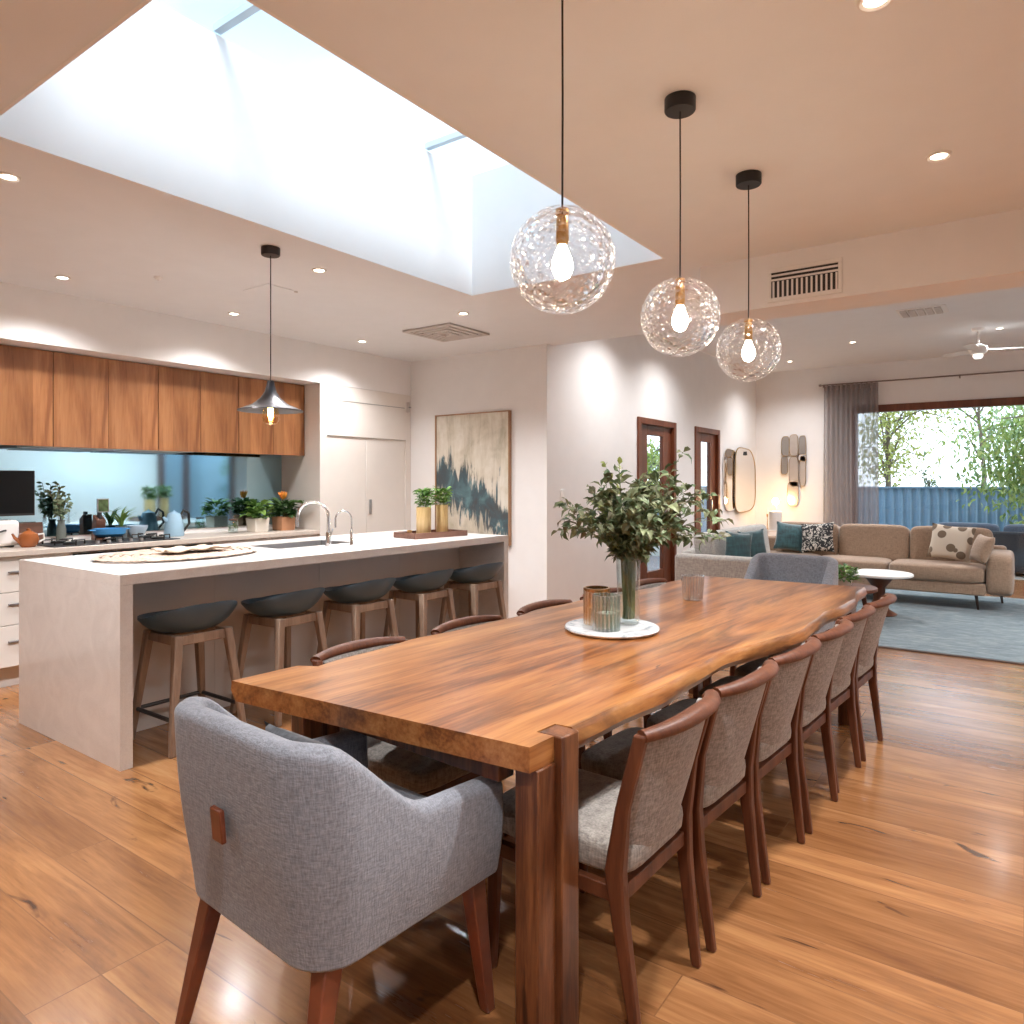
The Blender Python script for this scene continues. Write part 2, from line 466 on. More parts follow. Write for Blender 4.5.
# light switch on the nib
sw = thing('light_switch', 'small white light switch plate on the pale wall left of the bouquet', 'switch', (XA + .001, 6.0, 1.25), R(90))
B().box(-.035, .035, -.012, 0, -.055, .055).done('plate', WHITE, sw, bevel=.004)
B().box(-.012, .012, -.017, -.012, -.02, .02).done('rocker', WHITE, sw, bevel=.002)

# ------------------------------------------------------------------ outside
GROUND = plain('pale_paving', (.42, .38, .34), .9, var=.15)
b = B(); b.box(-14, 14, YF + .12, 32, -.15, -.02); b.box(XR + .1, 14, -8, YF + .1, -.15, -.02); b.box(-12, XA - .15, 5.86, YF + .12, -.15, -.02)
struct(b.done('ground', GROUND, smooth=0))
BLUE = plain('blue_sheet_steel', (.17, .28, .39), .5, .1, var=.05)
fe = thing('fence', 'blue corrugated steel fence beyond the wide living room window', 'fence', (0, 16.5, -.02))
n = 430; prof = []
for k in range(n + 1):
    x = -8 + 17.2 * k / n; y = [0, 0, .035, .035][k % 4]
    prof.append((x, y))
poly = prof + [(x, y + .012) for x, y in reversed(prof)]
b = B()
vb = [[b.v((x, y, z)) for x, y in poly] for z in (0, 1.285)]
m_ = len(poly)
for i in range(m_): b.f([vb[0][i], vb[0][(i + 1) % m_], vb[1][(i + 1) % m_], vb[1][i]])
for k in range(n):
    for q in (0, 1): b.f([vb[q][k], vb[q][k + 1], vb[q][m_ - 2 - k], vb[q][m_ - 1 - k]])
b.done('corrugated_sheet', BLUE, fe, smooth=0)
B().box(-8, 9.2, -.03, .075, 1.27, 1.305).done('top_rail', BLUE, fe)
PALEWALL = plain('render_wall', (.66, .72, .78), .9, var=.03)
struct(B().box(5.4, 5.6, -8, YF + 1, -.02, 3.6).done('wall_court', PALEWALL, smooth=0))
struct(B().box(-7.6, -7.4, 6.0, YF + 2, -.02, 2.2).done('wall_side_garden', PALEWALL, smooth=0))

def tree(name, label, loc, h, crown, n, cols, lsize, weep=0.0, group=None, seed=1, trunk_r=.08):
    rnd = random.Random(seed)
    t = thing(name, label, 'tree', loc, 0, group)
    b = B()
    top = Vector((rnd.uniform(-.2, .2), rnd.uniform(-.2, .2), h * .75))
    b.tube([(0, 0, 0), (.05, .03, h * .3), top * .8, top], [trunk_r, trunk_r * .8, trunk_r * .5, trunk_r * .25], 8)
    tips = []
    for k in range(16):
        a = rnd.uniform(0, 2 * PI); el = rnd.uniform(.0, 1.2); L = rnd.uniform(.5, 1)
        s_ = top * rnd.uniform(.45, 1)
        e = s_ + Vector((crown[0] * math.cos(a) * math.cos(el) * L, crown[1] * math.sin(a) * math.cos(el) * L, crown[2] * math.sin(el) * L))
        mid = (s_ + e) / 2 + Vector((0, 0, .15 * crown[2]))
        b.tube([s_, mid, e], [trunk_r * .35, trunk_r * .2, trunk_r * .08], 5)
        tips.append((s_, mid, e))
    b.done('trunk', BARK, t)
    b = B()
    for k in range(n):
        s_, mid, e = rnd.choice(tips)
        q = rnd.random()
        p = (mid.lerp(e, q) if rnd.random() < .7 else s_.lerp(mid, q)) + Vector((rnd.gauss(0, .16) * crown[0], rnd.gauss(0, .16) * crown[1], rnd.gauss(0, .12) * crown[2]))
        if weep: p.z -= abs(rnd.gauss(0, weep)) 
        d = Vector((rnd.uniform(-1, 1), rnd.uniform(-1, 1), rnd.uniform(-1, .4) - 2 * weep))
        b.leaf(p, d, (rnd.uniform(-1, 1), rnd.uniform(-1, 1), 1), lsize * rnd.uniform(.7, 1.3), lsize * rnd.uniform(.28, .45))
    b.done('foliage', leaf_mat(name + '_leaf', cols), t, normals=False, smooth=0)
    return t
BARK = plain('bark', (.16, .12, .09), .9, var=.3, nscale=12)
G1 = [(.14, .26, .06), (.34, .46, .10), (.55, .60, .20), (.36, .5, .3)]
G2 = [(.14, .24, .06), (.30, .42, .12), (.5, .55, .2)]
tree('garden_tree', 'large weeping green tree in front of the blue fence', (.55, 15.0, -.02), 3.0, (1.9, 1.2, 1.2), 5200, G1, .12, .35, seed=3)
tree('yellow_green_tree', 'loose yellow green tree behind the fence beside the curtain', (-2.6, 18.4, -.02), 4.0, (1.5, 1.1, 1.6), 2000, [(.3, .36, .06), (.5, .5, .14), (.62, .6, .25)], .13, .1, seed=5)
tree('tall_gum_tree', 'tall pale leaved tree far behind the fence centre', (-1.0, 25, -.02), 5.4, (2.6, 1.6, 1.8), 700, G2, .16, .1, seed=8)
tree('dark_shrub', 'small dark green shrub poking above the blue fence', (-1.6, 17.3, -.02), 1.9, (.35, .3, .5), 700, [(.05, .12, .03), (.14, .24, .07)], .09, 0, seed=9, trunk_r=.04)
tree('courtyard_shrub', 'bright green shrub outside the red framed glass door', (-5.3, 11.2, -.02), 2.5, (.9, .9, .7), 2400, [(.2, .35, .03), (.45, .6, .06), (.7, .75, .2)], .1, .15, seed=11)
tree('side_court_tree', 'green courtyard tree outside the right hand glazed doors', (4.5, 10.9, -.02), 2.5, (.7, .7, .7), 900, G1, .12, .1, seed=12)

# dark outdoor sofa past the glass
OUTF = fabric('outdoor_charcoal', (.035, .04, .05), 150, .2)
OUTC = fabric('outdoor_blue_grey', (.10, .13, .18), 150, .2)
t = thing('outdoor_sofa', 'dark charcoal outdoor sofa seen through the glass behind the tan sofa', 'sofa', (-.28, 13.3, -.02))
B().box(-.95, .95, -.42, -.30, .05, .66).done('backrest', OUTF, t, bevel=.04, segs=3)
B().box(-.95, .95, -.29, .42, .05, .34).done('base', OUTF, t, bevel=.03, segs=3)
for sx in (-1, 1): B().box(sx * .95 - .07, sx * .95 + .07, -.42, .42, .03, .6).done('arm', OUTF, t, bevel=.03, segs=3)
for sx in (-.44, .44): B().sell((sx, .05, .42), (.84, .68, .17), .3).done('seat_cushion', OUTC, t)
for sx in (-.44, .44): B().sell((sx, -.22, .60), (.84, .2, .34), .35).done('back_cushion', OUTC, t)
for sx in (-.85, .85):
    for sy in (-.35, .35): B().box(sx - .03, sx + .03, sy - .03, sy + .03, 0, .06).done('foot', DARK, t)

# ------------------------------------------------------------------ lights
def spot(parent, z, energy, col=(.985, .985, 1.0), size=R(140), blend=1.0, rad=.05):
    l = bpy.data.lights.new('lamp', 'SPOT'); l.energy = energy; l.color = col; l.spot_size = size; l.spot_blend = blend; l.shadow_soft_size = rad
    o = bpy.data.objects.new('lamp', l); C.objects.link(o); o.parent = parent; o.location = (0, 0, z)
    return o
LED = emis('led_lens', (1, .86, .68), 22)
def downlight(label, x, y, z, energy, group):
    t = thing('downlight', label, 'downlight', (x, y, z), 0, group)
    B().lathe([(.030, -.001), (.046, -.001), (.046, -.006), (.040, -.010), (.030, -.006)], 24, cap=False).done('trim_ring', WHITE, t)
    B().lathe([(.001, -.004), (.030, -.004), (.030, -.0005), (.001, -.0005)], 24).done('lens', LED, t)
    spot(t, -.03, energy)
    return t
# ------------------------------------------------------------------ ceiling fittings
KG, DG, LG = 'kitchen ceiling downlights', 'dining ceiling downlights', 'living room downlights'
for lab, x, y in (('ceiling downlight at the left picture edge beside the skylight corner', -3.56, 1.23),
                  ('ceiling downlight above the wooden upper cupboards, leftmost of the row by the wall', -5.03, 2.04),
                  ('ceiling downlight above the upper cupboards, middle of the row by the wall', -5.02, 3.26),
                  ('ceiling downlight between the funnel pendant and the skylight', -3.56, 2.90),
                  ('ceiling downlight above the tall pantry doors', -5.03, 4.60),
                  ('ceiling downlight just beyond the far skylight corner', -3.56, 4.30)):
    downlight(lab, x, y, ZC, LAMP * (.43 if x < -5 else .9), KG)
for lab, x, y in (('ceiling downlight over the open floor on the right, ringed by a glow', -.28, 3.345),
                  ('ceiling downlight at the top picture edge on the right', -.33, 2.16),
                  ('unseen fill downlight added over the dining room behind the viewer', -.3, .3), ('unseen fill downlight added by the wall behind the viewer', -3.5, -.6),
                  ('unseen fill downlight added over the right side of the dining room', 1.8, 2.6), ('unseen fill downlight added in the corner behind the viewer', 1.8, -.4)):  # last four are out of frame, added as fill to brighten the room
    downlight(lab, x, y, ZC, LAMP * (.8 if y > 2 and x < 0 else .75), DG)
for lab, x, y in (('living room ceiling downlight left of the white ceiling fan', -1.83, 10.22), ('living room ceiling downlight right of the ceiling fan', -.24, 10.32),
                  ('living room ceiling downlight nearest the light switch wall', -3.05, 6.7), ('living room ceiling downlight near the glass doors', -3.0, 8.2), ('living room ceiling downlight in the corner over the lamp', -2.9, 11.3), ('unseen fill downlight added over the rug in the living room', 1.5, 7.2), ('unseen wall wash downlight added by the right living room wall, nearer of two', 2.55, 5.9), ('unseen wall wash downlight added by the right living room wall, farther of two', 2.55, 7.3)):  # last three added out of frame; right pair brightens the wall the splashback mirrors
    downlight(lab, x, y, ZL, LAMP * (1.2 if x > -2.8 else .5), LG)
for lab, x, y, z in (('tiny round smoke detector on the kitchen ceiling left of the funnel pendant', -4.53, 2.40, ZC), ('small round detector on the living room ceiling behind the third globe', -2.45, 8.87, ZL)):
    t = thing('smoke_detector', lab, 'smoke detector', (x, y, z), 0, 'ceiling detectors')
    B().lathe([(.001, -.018), (.016, -.018), (.024, -.010), (.027, -.001)], 20).done('cover', WHITE, t)
    B().lathe([(.001, -.021), (.006, -.021), (.007, -.017), (.001, -.017)], 12).done('button', CABGREY, t)
VENTG = plain('vent_grey', (.58, .54, .51), .6)
t = thing('ceiling_vent', 'square ceiling air vent beyond the skylight near the pantry', 'vent', (-4.13, 4.76, ZC))
b = B()
for k, (h0, h1) in enumerate(((.27, .23), (.2, .17), (.14, .11), (.08, .05))):
    z = -.004 - .004 * k
    b.box(-h0, h0, -h0, -h1, z - .012, -.001); b.box(-h0, h0, h1, h0, z - .012, -.001); b.box(-h0, -h1, -h1, h1, z - .012, -.001); b.box(h1, h0, -h1, h1, z - .012, -.001)
b.done('louvre', VENTG, t, smooth=0)
B().box(-.27, .27, -.27, .27, -.006, -.0005).done('backing', CABGREY, t, smooth=0)
t = thing('ceiling_hatch', 'faint flush square hatch on the kitchen ceiling beside the funnel pendant cord', 'hatch', (-4.22, 3.0, ZC))
B().box(-.14, .14, -.1, .1, -.006, -.0005).done('panel', CEIL, t, bevel=.002)
B().lathe([(.001, -.012), (.012, -.012), (.014, -.006), (.001, -.006)], 10, (.12, .14, .005)).done('latch', CABGREY, t)
t = thing('wall_vent', 'white rectangular air grille on the beam face right of the third globe', 'vent', (-1.01, 4.235, 2.515))
b = B(); W_, H_ = .18, .085
b.box(-W_ - .02, W_ + .02, -.014, -.001, H_ - .012, H_ + .012); b.box(-W_ - .02, W_ + .02, -.014, -.001, -H_ - .012, -H_ + .012)
b.box(-W_ - .02, -W_, -.014, -.001, -H_ + .012, H_ - .012); b.box(W_, W_ + .02, -.014, -.001, -H_ + .012, H_ - .012)
b.done('frame', WHITE, t, bevel=.002)
B().box(-W_, W_, -.003, -.001, -H_, H_).done('backing', DARK, t, smooth=0)
b = B()
for k in range(14):
    x = -W_ + .026 * (k + .5); b.box(x - .005, x + .005, -.01, -.003, -H_ + .012, .02)
for z in (.03, .055): b.box(-W_, W_, -.012, -.004, z - .005, z + .005)
b.done('slat', WHITE, t, smooth=0)
t = thing('living_ceiling_vent', 'small ceiling vent in the living room left of the white fan', 'vent', (-.89, 8.8, ZL))
b = B()
for k in range(5): b.box(-.2 + .08 * k, -.14 + .08 * k, -.16, .16, -.02, -.001)
b.done('louvre', VENTG, t, smooth=0)
B().box(-.23, .23, -.2, .2, -.008, -.0005).done('plate', WHITE, t, bevel=.002)
t = thing('ceiling_fan', 'white three bladed ceiling fan with a lamp in the living room', 'ceiling fan', (-.45, 10.17, ZL))
B().lathe([(.02, -.045), (.06, -.03), (.07, -.001)], 20).done('canopy', WHITE, t)
B().tube([(0, 0, -.04), (0, 0, -.2)], .014, 10).done('rod', WHITE, t)
B().lathe([(.02, -.32), (.08, -.31), (.1, -.27), (.095, -.22), (.03, -.195)], 24).done('motor', WHITE, t)
B().lathe([(.001, -.37), (.035, -.365), (.055, -.34), (.05, -.318)], 20).done('lamp_glass', emis('fan_lamp', (1, .95, .88), 1.2), t)
for k in range(3):
    a = R(20 + 120 * k); mt = Matrix.Rotation(a, 4, 'Z') @ Matrix.Translation((0, 0, -.26)) @ Matrix.Rotation(R(10), 4, 'X')
    b = B(); b.prism([(.08, -.03), (.16, -.05), (.44, -.055), (.47, -.03), (.47, .03), (.44, .055), (.16, .05), (.08, .03)], -.005, .005, mt)
    b.done('blade', WHITE, t, bevel=.002)

# ------------------------------------------------------------------ pendants
GLOBE = thin_glass('dimpled_globe', (.99, .99, 1), .05, .02, dimple=.9, dscale=50, edge=.8, power=2.2)
BULB = emis('warm_filament', (1, .82, .62), BULBE)
AMBER = thin_glass('amber_bulb', (1, .86, .62), .06, 0, edge=.6)
def globe_pendant(label, x, y):
    t = thing('globe_pendant', label, 'pendant light', (x, y, ZC), 0, 'clear glass globe pendants over the table')
    zc = -(ZC - 1.947); r = .135
    B().lathe([(.002, -.046), (.05, -.046), (.053, -.042), (.053, -.001), (.002, -.001)], 28).done('canopy', BLACK, t)
    B().tube([(0, 0, -.045), (.001, 0, -.35), (0, 0, zc + r - .02)], .0028, 8).done('cord', BLACK, t)
    b = B(); n = 40; prof = []
    rnd = random.Random(3)
    for k in range(31):
        a = R(12) + (PI - R(12)) * k / 30
        prof.append((max(.001, r * math.sin(a)), zc + r * math.cos(a)))
    b.lathe(prof, n)
    bmesh.ops.delete(b.bm, geom=[f for f in b.bm.faces if len(f.verts) > 4], context='FACES')
    g = b.done('globe', GLOBE, t)
    B().lathe([(.002, r - .002), (.017, r - .003), (.018, r - .016), (.002, r - .016)], 20, (0, 0, zc)).done('cap', BRASS, t)
    s_ = B().lathe([(.012, r - .015), (.016, r - .03), (.017, r - .085), (.012, r - .095)], 16, (0, 0, zc)).done('socket', BRASS, t)
    B().lathe([(.008, .045), (.014, .03), (.026, 0), (.028, -.02), (.018, -.042), (.002, -.05)], 18, (0, 0, zc)).done('bulb', BULB, t)
    return t
for lab, y in (('clear dimpled glass globe pendant hanging nearest, over the near table end', 1.56), ('clear dimpled glass globe pendant, middle of the row of three', 2.33), ('clear dimpled glass globe pendant, third and farthest of the row', 3.08)):
    globe_pendant(lab, -.962, y)
PEND = plain('pewter', (.045, .04, .042), .35, .7)
t = thing('funnel_pendant', 'dark metal funnel shaped pendant with amber bulb over the island', 'pendant light', (-3.45, 2.47, ZC))
B().lathe([(.002, -.045), (.048, -.045), (.052, -.04), (.052, -.001), (.002, -.001)], 28).done('canopy', PEND, t)
B().tube([(0, 0, -.044), (0, 0, -.75)], .003, 8).done('cord', BLACK, t)
zb = 1.775 - ZC
B().lathe([(.018, .175), (.022, .15), (.032, .115), (.055, .078), (.098, .042), (.15, .02), (.176, .010), (.178, .004), (.17, .005), (.145, .014), (.092, .034), (.05, .07), (.028, .11), (.016, .15)], 40, (0, 0, zb)).done('shade', PEND, t, normals=True)
B().lathe([(.019, .09), (.03, .05), (.045, .0), (.046, -.04), (.036, -.065), (.002, -.075)], 20, (0, 0, zb)).done('bulb_glass', AMBER, t)
B().lathe([(.006, .045), (.014, .02), (.015, -.02), (.006, -.045)], 12, (0, 0, zb)).done('filament', emis('amber_filament', (1, .55, .16), 60), t)

# ------------------------------------------------------------------ kitchen wall
def mirror_mat():
    m, nt, p = new_mat('tinted_mirror')
    setp(p, Base_Color=c4((.42, .67, .80)), Metallic=1.0, Roughness=.05)
    f = noise(nt, coords(nt), 2, 2)
    nt.links.new(ramp(nt, f, [(.3, (.41, .66, .79)), (.7, (.44, .69, .82))]), p.inputs['Base Color'])
    return m
YT = 4.474
t = thing('splashback', 'pale blue mirrored glass splashback behind the cooktop', 'splashback', (XK, 2.9, .92))
B().box(.002, .010, -2.0, YT - 2.9 - .002, .042, .74).done('glass_sheet', mirror_mat(), t, smooth=0)
# upper cupboards
cells = [(.72, 1.475), (1.475, 2.25), (2.25, 3.02), (3.02, 3.75), (3.75, YT - .004)]
ul = ['wooden upper cupboard beyond the left picture edge', 'wooden upper cupboard at the left picture edge over the black screen', 'wooden upper cupboard over the tall vase, second from the left',
      'wooden upper cupboard with a dark knot, over the kettle', 'wooden upper cupboard at the right end, behind the funnel pendant']
for (a_, c_), lab in zip(cells, ul):
    t = thing('upper_cupboard', lab, 'cupboard', (XK, (a_ + c_) / 2, 1.66), 0, 'wooden upper cupboards along the kitchen wall')
    h = (c_ - a_) / 2 - .0015
    B().box(.002, .36, -h, h, .002, .666).done('body', UPPERWOOD, t, smooth=0)
    q = h / 2
    for s_ in (-1, 1):
        o = B().box(-.009, .009, -q + .0012, q - .0012, -.357, .33).done('door', UPPERWOOD, t, bevel=.001)
        o.location = (.37, s_ * q, .332)
t = thing('range_hood', 'slim stainless steel undermount range hood beneath the wooden cupboards', 'range hood', (XK, 2.75, 1.66))
B().box(.02, .34, -.6, .6, -.028, .0).done('body', STEEL, t, bevel=.004)
for s_ in (-.3, .3): B().box(.06, .3, s_ - .26, s_ + .26, -.034, -.028).done('filter', GREYMETAL, t, bevel=.002)
# base units
def base_unit(name, lab, y0, y1, kind):
    t = thing(name, lab, 'cabinet' if kind != 'oven' else 'oven', (XK, (y0 + y1) / 2, 0), 0, None if kind == 'oven' else 'base cabinets along the kitchen wall')
    h = (y1 - y0) / 2 - .001; D = XB - XK - .04
    B().box(.002, D - .06, -h, h, .0, .14).done('kickboard', CABGREY, t, smooth=0)
    B().box(.002, D, -h, h, .141, .876).done('body', CABWHITE, t, smooth=0)
    def front(z0, z1, mat=CABWHITE, nm='drawer'):
        d = B().box(D, D + .019, -h + .0015, h - .0015, z0, z1).done(nm, mat, t, bevel=.002)
        return d
    def pull(d, z, w=.12, m=GREYMETAL, yo=None):
        yo = h - .28 if yo is None else yo
        B().box(D + .019, D + .034, yo - w, yo + w, z - .006, z + .006).done('handle', m, d, bevel=.002)
    if kind == 'drawers':
        for z0, z1 in ((.145, .42), (.424, .64), (.644, .85)):
            pull(front(z0, z1), (z0 + z1) / 2 + .03)
    elif kind == 'oven':
        d = front(.145, .74, DARK, 'oven_door'); pull(d, .71, h - .06, STEEL, 0)
        f = front(.745, .868, BLACK, 'control_panel')
        for k in range(5):
            mt = Matrix.Translation((D + .019, -.3 + .15 * k, .805)) @ Matrix.Rotation(R(90), 4, 'Y')
            bb = B(); bb.loft([[mt @ Vector((.018 * math.cos(2 * PI * q / 16), .018 * math.sin(2 * PI * q / 16), z)) for q in range(16)] for z in (0, .022)]); bb.done('knob', STEEL, f)
    else:
        for z0, z1 in ((.145, .70), (.704, .85)): pull(front(z0, z1, nm='door' if z0 < .5 else 'drawer'), z1 - .05)
base_unit('base_cabinet', 'white drawer unit with dark pulls at the left picture edge', .3, 2.30, 'drawers')
base_unit('oven', 'wide black fronted oven under the gas cooktop', 2.30, 3.38, 'oven')
base_unit('base_cabinet', 'pale base cabinet between the oven and the tall pantry', 3.38, YT - .002, 'doors')
t = thing('kitchen_worktop', 'long beige stone worktop along the kitchen wall', 'worktop', (XK, 2.4, .88))
B().box(.002, XB - XK + .0, -2.1, YT - 2.4 - .003, 0, .04).done('slab', COUNTER, t, bevel=.004)
# pantry
t = thing('pantry_cabinet', 'tall cream pantry cabinet with two recessed doors beside the painting', 'cabinet', (XB, 0, 0))
D = .6 - .012
b = B(); b.box(-D, 0, YT, 4.56, 0, 2.328); b.box(-D, 0, 4.56, YP - .004, 1.835, 2.328); b.box(-D, 0, 5.64, YP - .004, 0, 1.835); b.box(-D, -.03, 4.56, 5.64, 0, .1); b.box(-D, -D + .02, 4.56, 5.64, .1, 1.835)
b.done('body', CABWHITE, t, smooth=0)
for i, (a_, c_) in enumerate(((4.562, 5.078), (5.082, 5.638))):
    d = B().box(-.035, -.014, a_, c_, .1, 1.832).done('door', CABWHITE, t, bevel=.002)
    if i: B().box(-.014, .004, a_ + .035, a_ + .06, 1.05, 1.2).done('handle', GREYMETAL, d, bevel=.004)
b = B(); b.box(.001, .004, 4.7, 5.62, 2.18, 2.186); b.done('shadow_line', GREYMETAL, t, smooth=0)
t = thing('wall_bracket', 'small metal bracket at the top corner of the tall pantry', 'bracket', (XB + .002, 5.66, 2.2))
B().box(0, .035, -.012, .012, -.06, .05).done('plate', CABGREY, t, bevel=.003)
B().tube([(.02, 0, -.01), (.05, 0, -.01), (.06, -.03, -.01)], .008, 8).done('arm', GREYMETAL, t)

# ------------------------------------------------------------------ island
IX0, IX1, IY0, IY1, IH = -4.68, -3.50, 1.67, 4.82, .935
t = thing('kitchen_island', 'long pale stone waterfall kitchen island with knee space for stools', 'kitchen island', ((IX0 + IX1) / 2, (IY0 + IY1) / 2, 0))
ox, oy = (IX0 + IX1) / 2, (IY0 + IY1) / 2
hx, hy = (IX1 - IX0) / 2, (IY1 - IY0) / 2
sk = (-4.42 - ox, -4.02 - ox, 2.95 - oy, 3.62 - oy)
b = B(); b.box(-hx, hx, -hy, sk[2], IH - .05, IH); b.box(-hx, hx, sk[3], hy, IH - .05, IH); b.box(-hx, sk[0], sk[2], sk[3], IH - .05, IH); b.box(sk[1], hx, sk[2], sk[3], IH - .05, IH)
bmesh.ops.remove_doubles(b.bm, verts=b.bm.verts[:], dist=1e-4)
b.done('worktop', STONE, t, smooth=0)
for s_ in (-1, 1):
    y0, y1 = (-hy, -hy + .06) if s_ < 0 else (hy - .06, hy)
    B().box(-hx, hx, y0, y1, 0, IH - .0505).done('end_panel', STONE, t, smooth=0)
B().box(-hx + .02, .09, -hy + .061, hy - .061, .08, IH - .3).done('cabinet', CABGREY, t, smooth=0)
b = B(); b.box(.0905, .108, -hy + .0615, hy - .0615, .0, IH - .051); b.done('back_panel', CABGREY, t, smooth=0)
b = B()
for k in range(1, 4): 
    yy = -hy + 2 * hy * k / 4; b.box(.108, .1095, yy - .002, yy + .002, .0, IH - .052)
b.done('panel_joint', VENTG, t, smooth=0)
t = thing('sink', 'dark undermount sink in the stone island top', 'sink', (-4.22, 3.285, IH - .26))
b = B(); a_, c_ = .197, .332
def rr(a, c, z): return [(-a, -c, z), (a, -c, z), (a, c, z), (-a, c, z)]
b.loft([rr(a_, c_, .255), rr(a_ - .01, c_ - .01, .05), rr(a_ - .03, c_ - .03, .045), rr(.02, .02, .043)], cap=False)
b.loft([rr(a_, c_, .255), rr(a_, c_, .04), rr(.02, .02, .03)], cap=False)
b.done('bowl', GREYMETAL, t, smooth=30)
B().lathe([(.001, .045), (.03, .045), (.032, .04), (.001, .04)], 16).done('drain', STEEL, t)
def gooseneck(name, lab, loc, rz, H, reach, r, lever=True):
    t = thing(name, lab, 'tap', loc, rz)
    pts = [(0, 0, 0), (0, 0, H - reach / 2)]
    for k in range(1, 11):
        a = PI * k / 10; pts.append((-reach / 2 + reach / 2 * math.cos(a), 0, H - reach / 2 + reach / 2 * math.sin(a)))
    pts.append((-reach, 0, H - reach / 2 - .06))
    B().tube(pts, r, 12).done('spout', CHROME, t)
    B().lathe([(r * 2.2, 0), (r * 2.2, .012), (r * 1.5, .02), (r * 1.5, .10), (r * 1.05, .11)], 18).done('base', CHROME, t)
    if lever: B().tube([(0, 0, .07), (0, .05, .085), (0, .075, .12)], r * .5, 8).done('lever', CHROME, t)
gooseneck('kitchen_tap', 'tall chrome gooseneck tap beside the island sink', (-3.83, 3.2, IH), R(30), .31, .22, .012)
gooseneck('filter_tap', 'small thin chrome filter tap right of the tall gooseneck', (-3.85, 3.42, IH), R(45), .24, .11, .006)
JUTE = fabric('jute', (.42, .31, .235), 70, .4, .9)
t = thing('woven_mat', 'oval woven jute mat on the near end of the island', 'placemat', (-4.15, 2.33, IH))
b = B(); n = 64
for q in range(9):
    f0 = 1 - q * .115
    pts = [(.33 * f0 * math.cos(2 * PI * k / n) , .46 * f0 * math.sin(2 * PI * k / n) , .0135 + .002 * f0 * math.sin(k * 2.5)) for k in range(n + 1)]
    b.tube(pts, .021, 5, flat=.38)
b.done('coil', JUTE, t)
t = thing('folded_cloth', 'crumpled pale cloth lying on the oval jute mat', 'cloth', (-4.1, 2.38, IH + .028))
b = B(); n = 14; g = [[b.v((-.1 + .2 * i / n, -.2 + .4 * j / n, .012 + .012 * math.sin(i * .9 + j * .5) * math.cos(j * .7 - i * .3))) for j in range(n + 1)] for i in range(n + 1)]
for i in range(n):
    for j in range(n): b.f([g[i][j], g[i + 1][j], g[i + 1][j + 1], g[i][j + 1]])
o = b.done('cloth', fabric('cream_cloth', (.5, .39, .29), 120), t)
sm = o.modifiers.new('s', 'SOLIDIFY'); sm.thickness = .006

# plants helper: leafy clump
def clump(b, c, r, h, n, L, W, rnd, up=.6):
    for k in range(n):
        a = rnd.uniform(0, 2 * PI); q = rnd.random() ** .6
        p = Vector(c) + Vector((r * q * math.cos(a), r * q * math.sin(a), h * rnd.random()))
        d = Vector((math.cos(a), math.sin(a), rnd.uniform(-.3, up)))
        b.leaf(p, d, (rnd.uniform(-.4, .4), rnd.uniform(-.4, .4), 1), L * rnd.uniform(.6, 1.2), W * rnd.uniform(.7, 1.2))
HERB = leaf_mat('herb_leaf', [(.05, .13, .02), (.12, .24, .05), (.25, .38, .08)])
DKLEAF = leaf_mat('dark_leaf', [(.02, .06, .02), (.05, .11, .03), (.10, .17, .05)])
rnd = random.Random(4)
# tray at island end
t = thing('serving_tray', 'dark wooden tray at the far end of the island', 'tray', (-3.93, 4.34, IH), R(-8))
TRAY = wood('tray_wood', (.06, .025, .015), (.12, .05, .03), (.18, .08, .05), 'Y', 2)
B().box(-.13, .13, -.27, .27, 0, .012).done('base', TRAY, t, bevel=.003)
b = B()
for s_ in (-1, 1): b.box(s_ * .13 - .007, s_ * .13 + .007, -.277, .277, .0, .045); b.box(-.123, .123, s_ * .27 - .007, s_ * .27 + .007, 0, .045)
b.done('rim', TRAY, t, bevel=.002)
GOLDV = wood('gold_ceramic', (.34, .21, .08), (.55, .38, .16), (.72, .55, .3), 'Z', 3, .3)
for lab, x, y, r, H in (('mottled gold pot holding leafy herbs on the island tray', -3.93, 4.25, .06, .23), ('brown gold pot, right and taller of two on the tray', -3.90, 4.44, .05, .245)):
    t = thing('gold_pot', lab, 'pot', (x, y, IH + .0125), 0, 'gold pots on the tray')
    B().lathe([(r * .9, 0), (r, .01), (r, H), (r - .006, H), (r - .006, .02), (.001, .02)], 24).done('vessel', GOLDV, t)
    b = B(); clump(b, (0, 0, H), .045, .13, 130, .06, .035, rnd)
    for k in range(10):
        a = rnd.uniform(0, 6.28); b.tube([(0, 0, .1), (.04 * math.cos(a), .04 * math.sin(a), H + .08)], .002, 4)
    b.done('foliage', HERB, t, normals=False, smooth=0)
t = thing('tea_light', 'tiny gold tea light on the left end of the tray', 'candle', (-3.96, 4.12, IH + .0125))
B().lathe([(.018, 0), (.02, .05), (.016, .05), (.014, .02), (.001, .02)], 16).done('cup', BRASS, t)
B().lathe([(.014, .02), (.014, .038), (.001, .04)], 12).done('wax', CABWHITE, t)

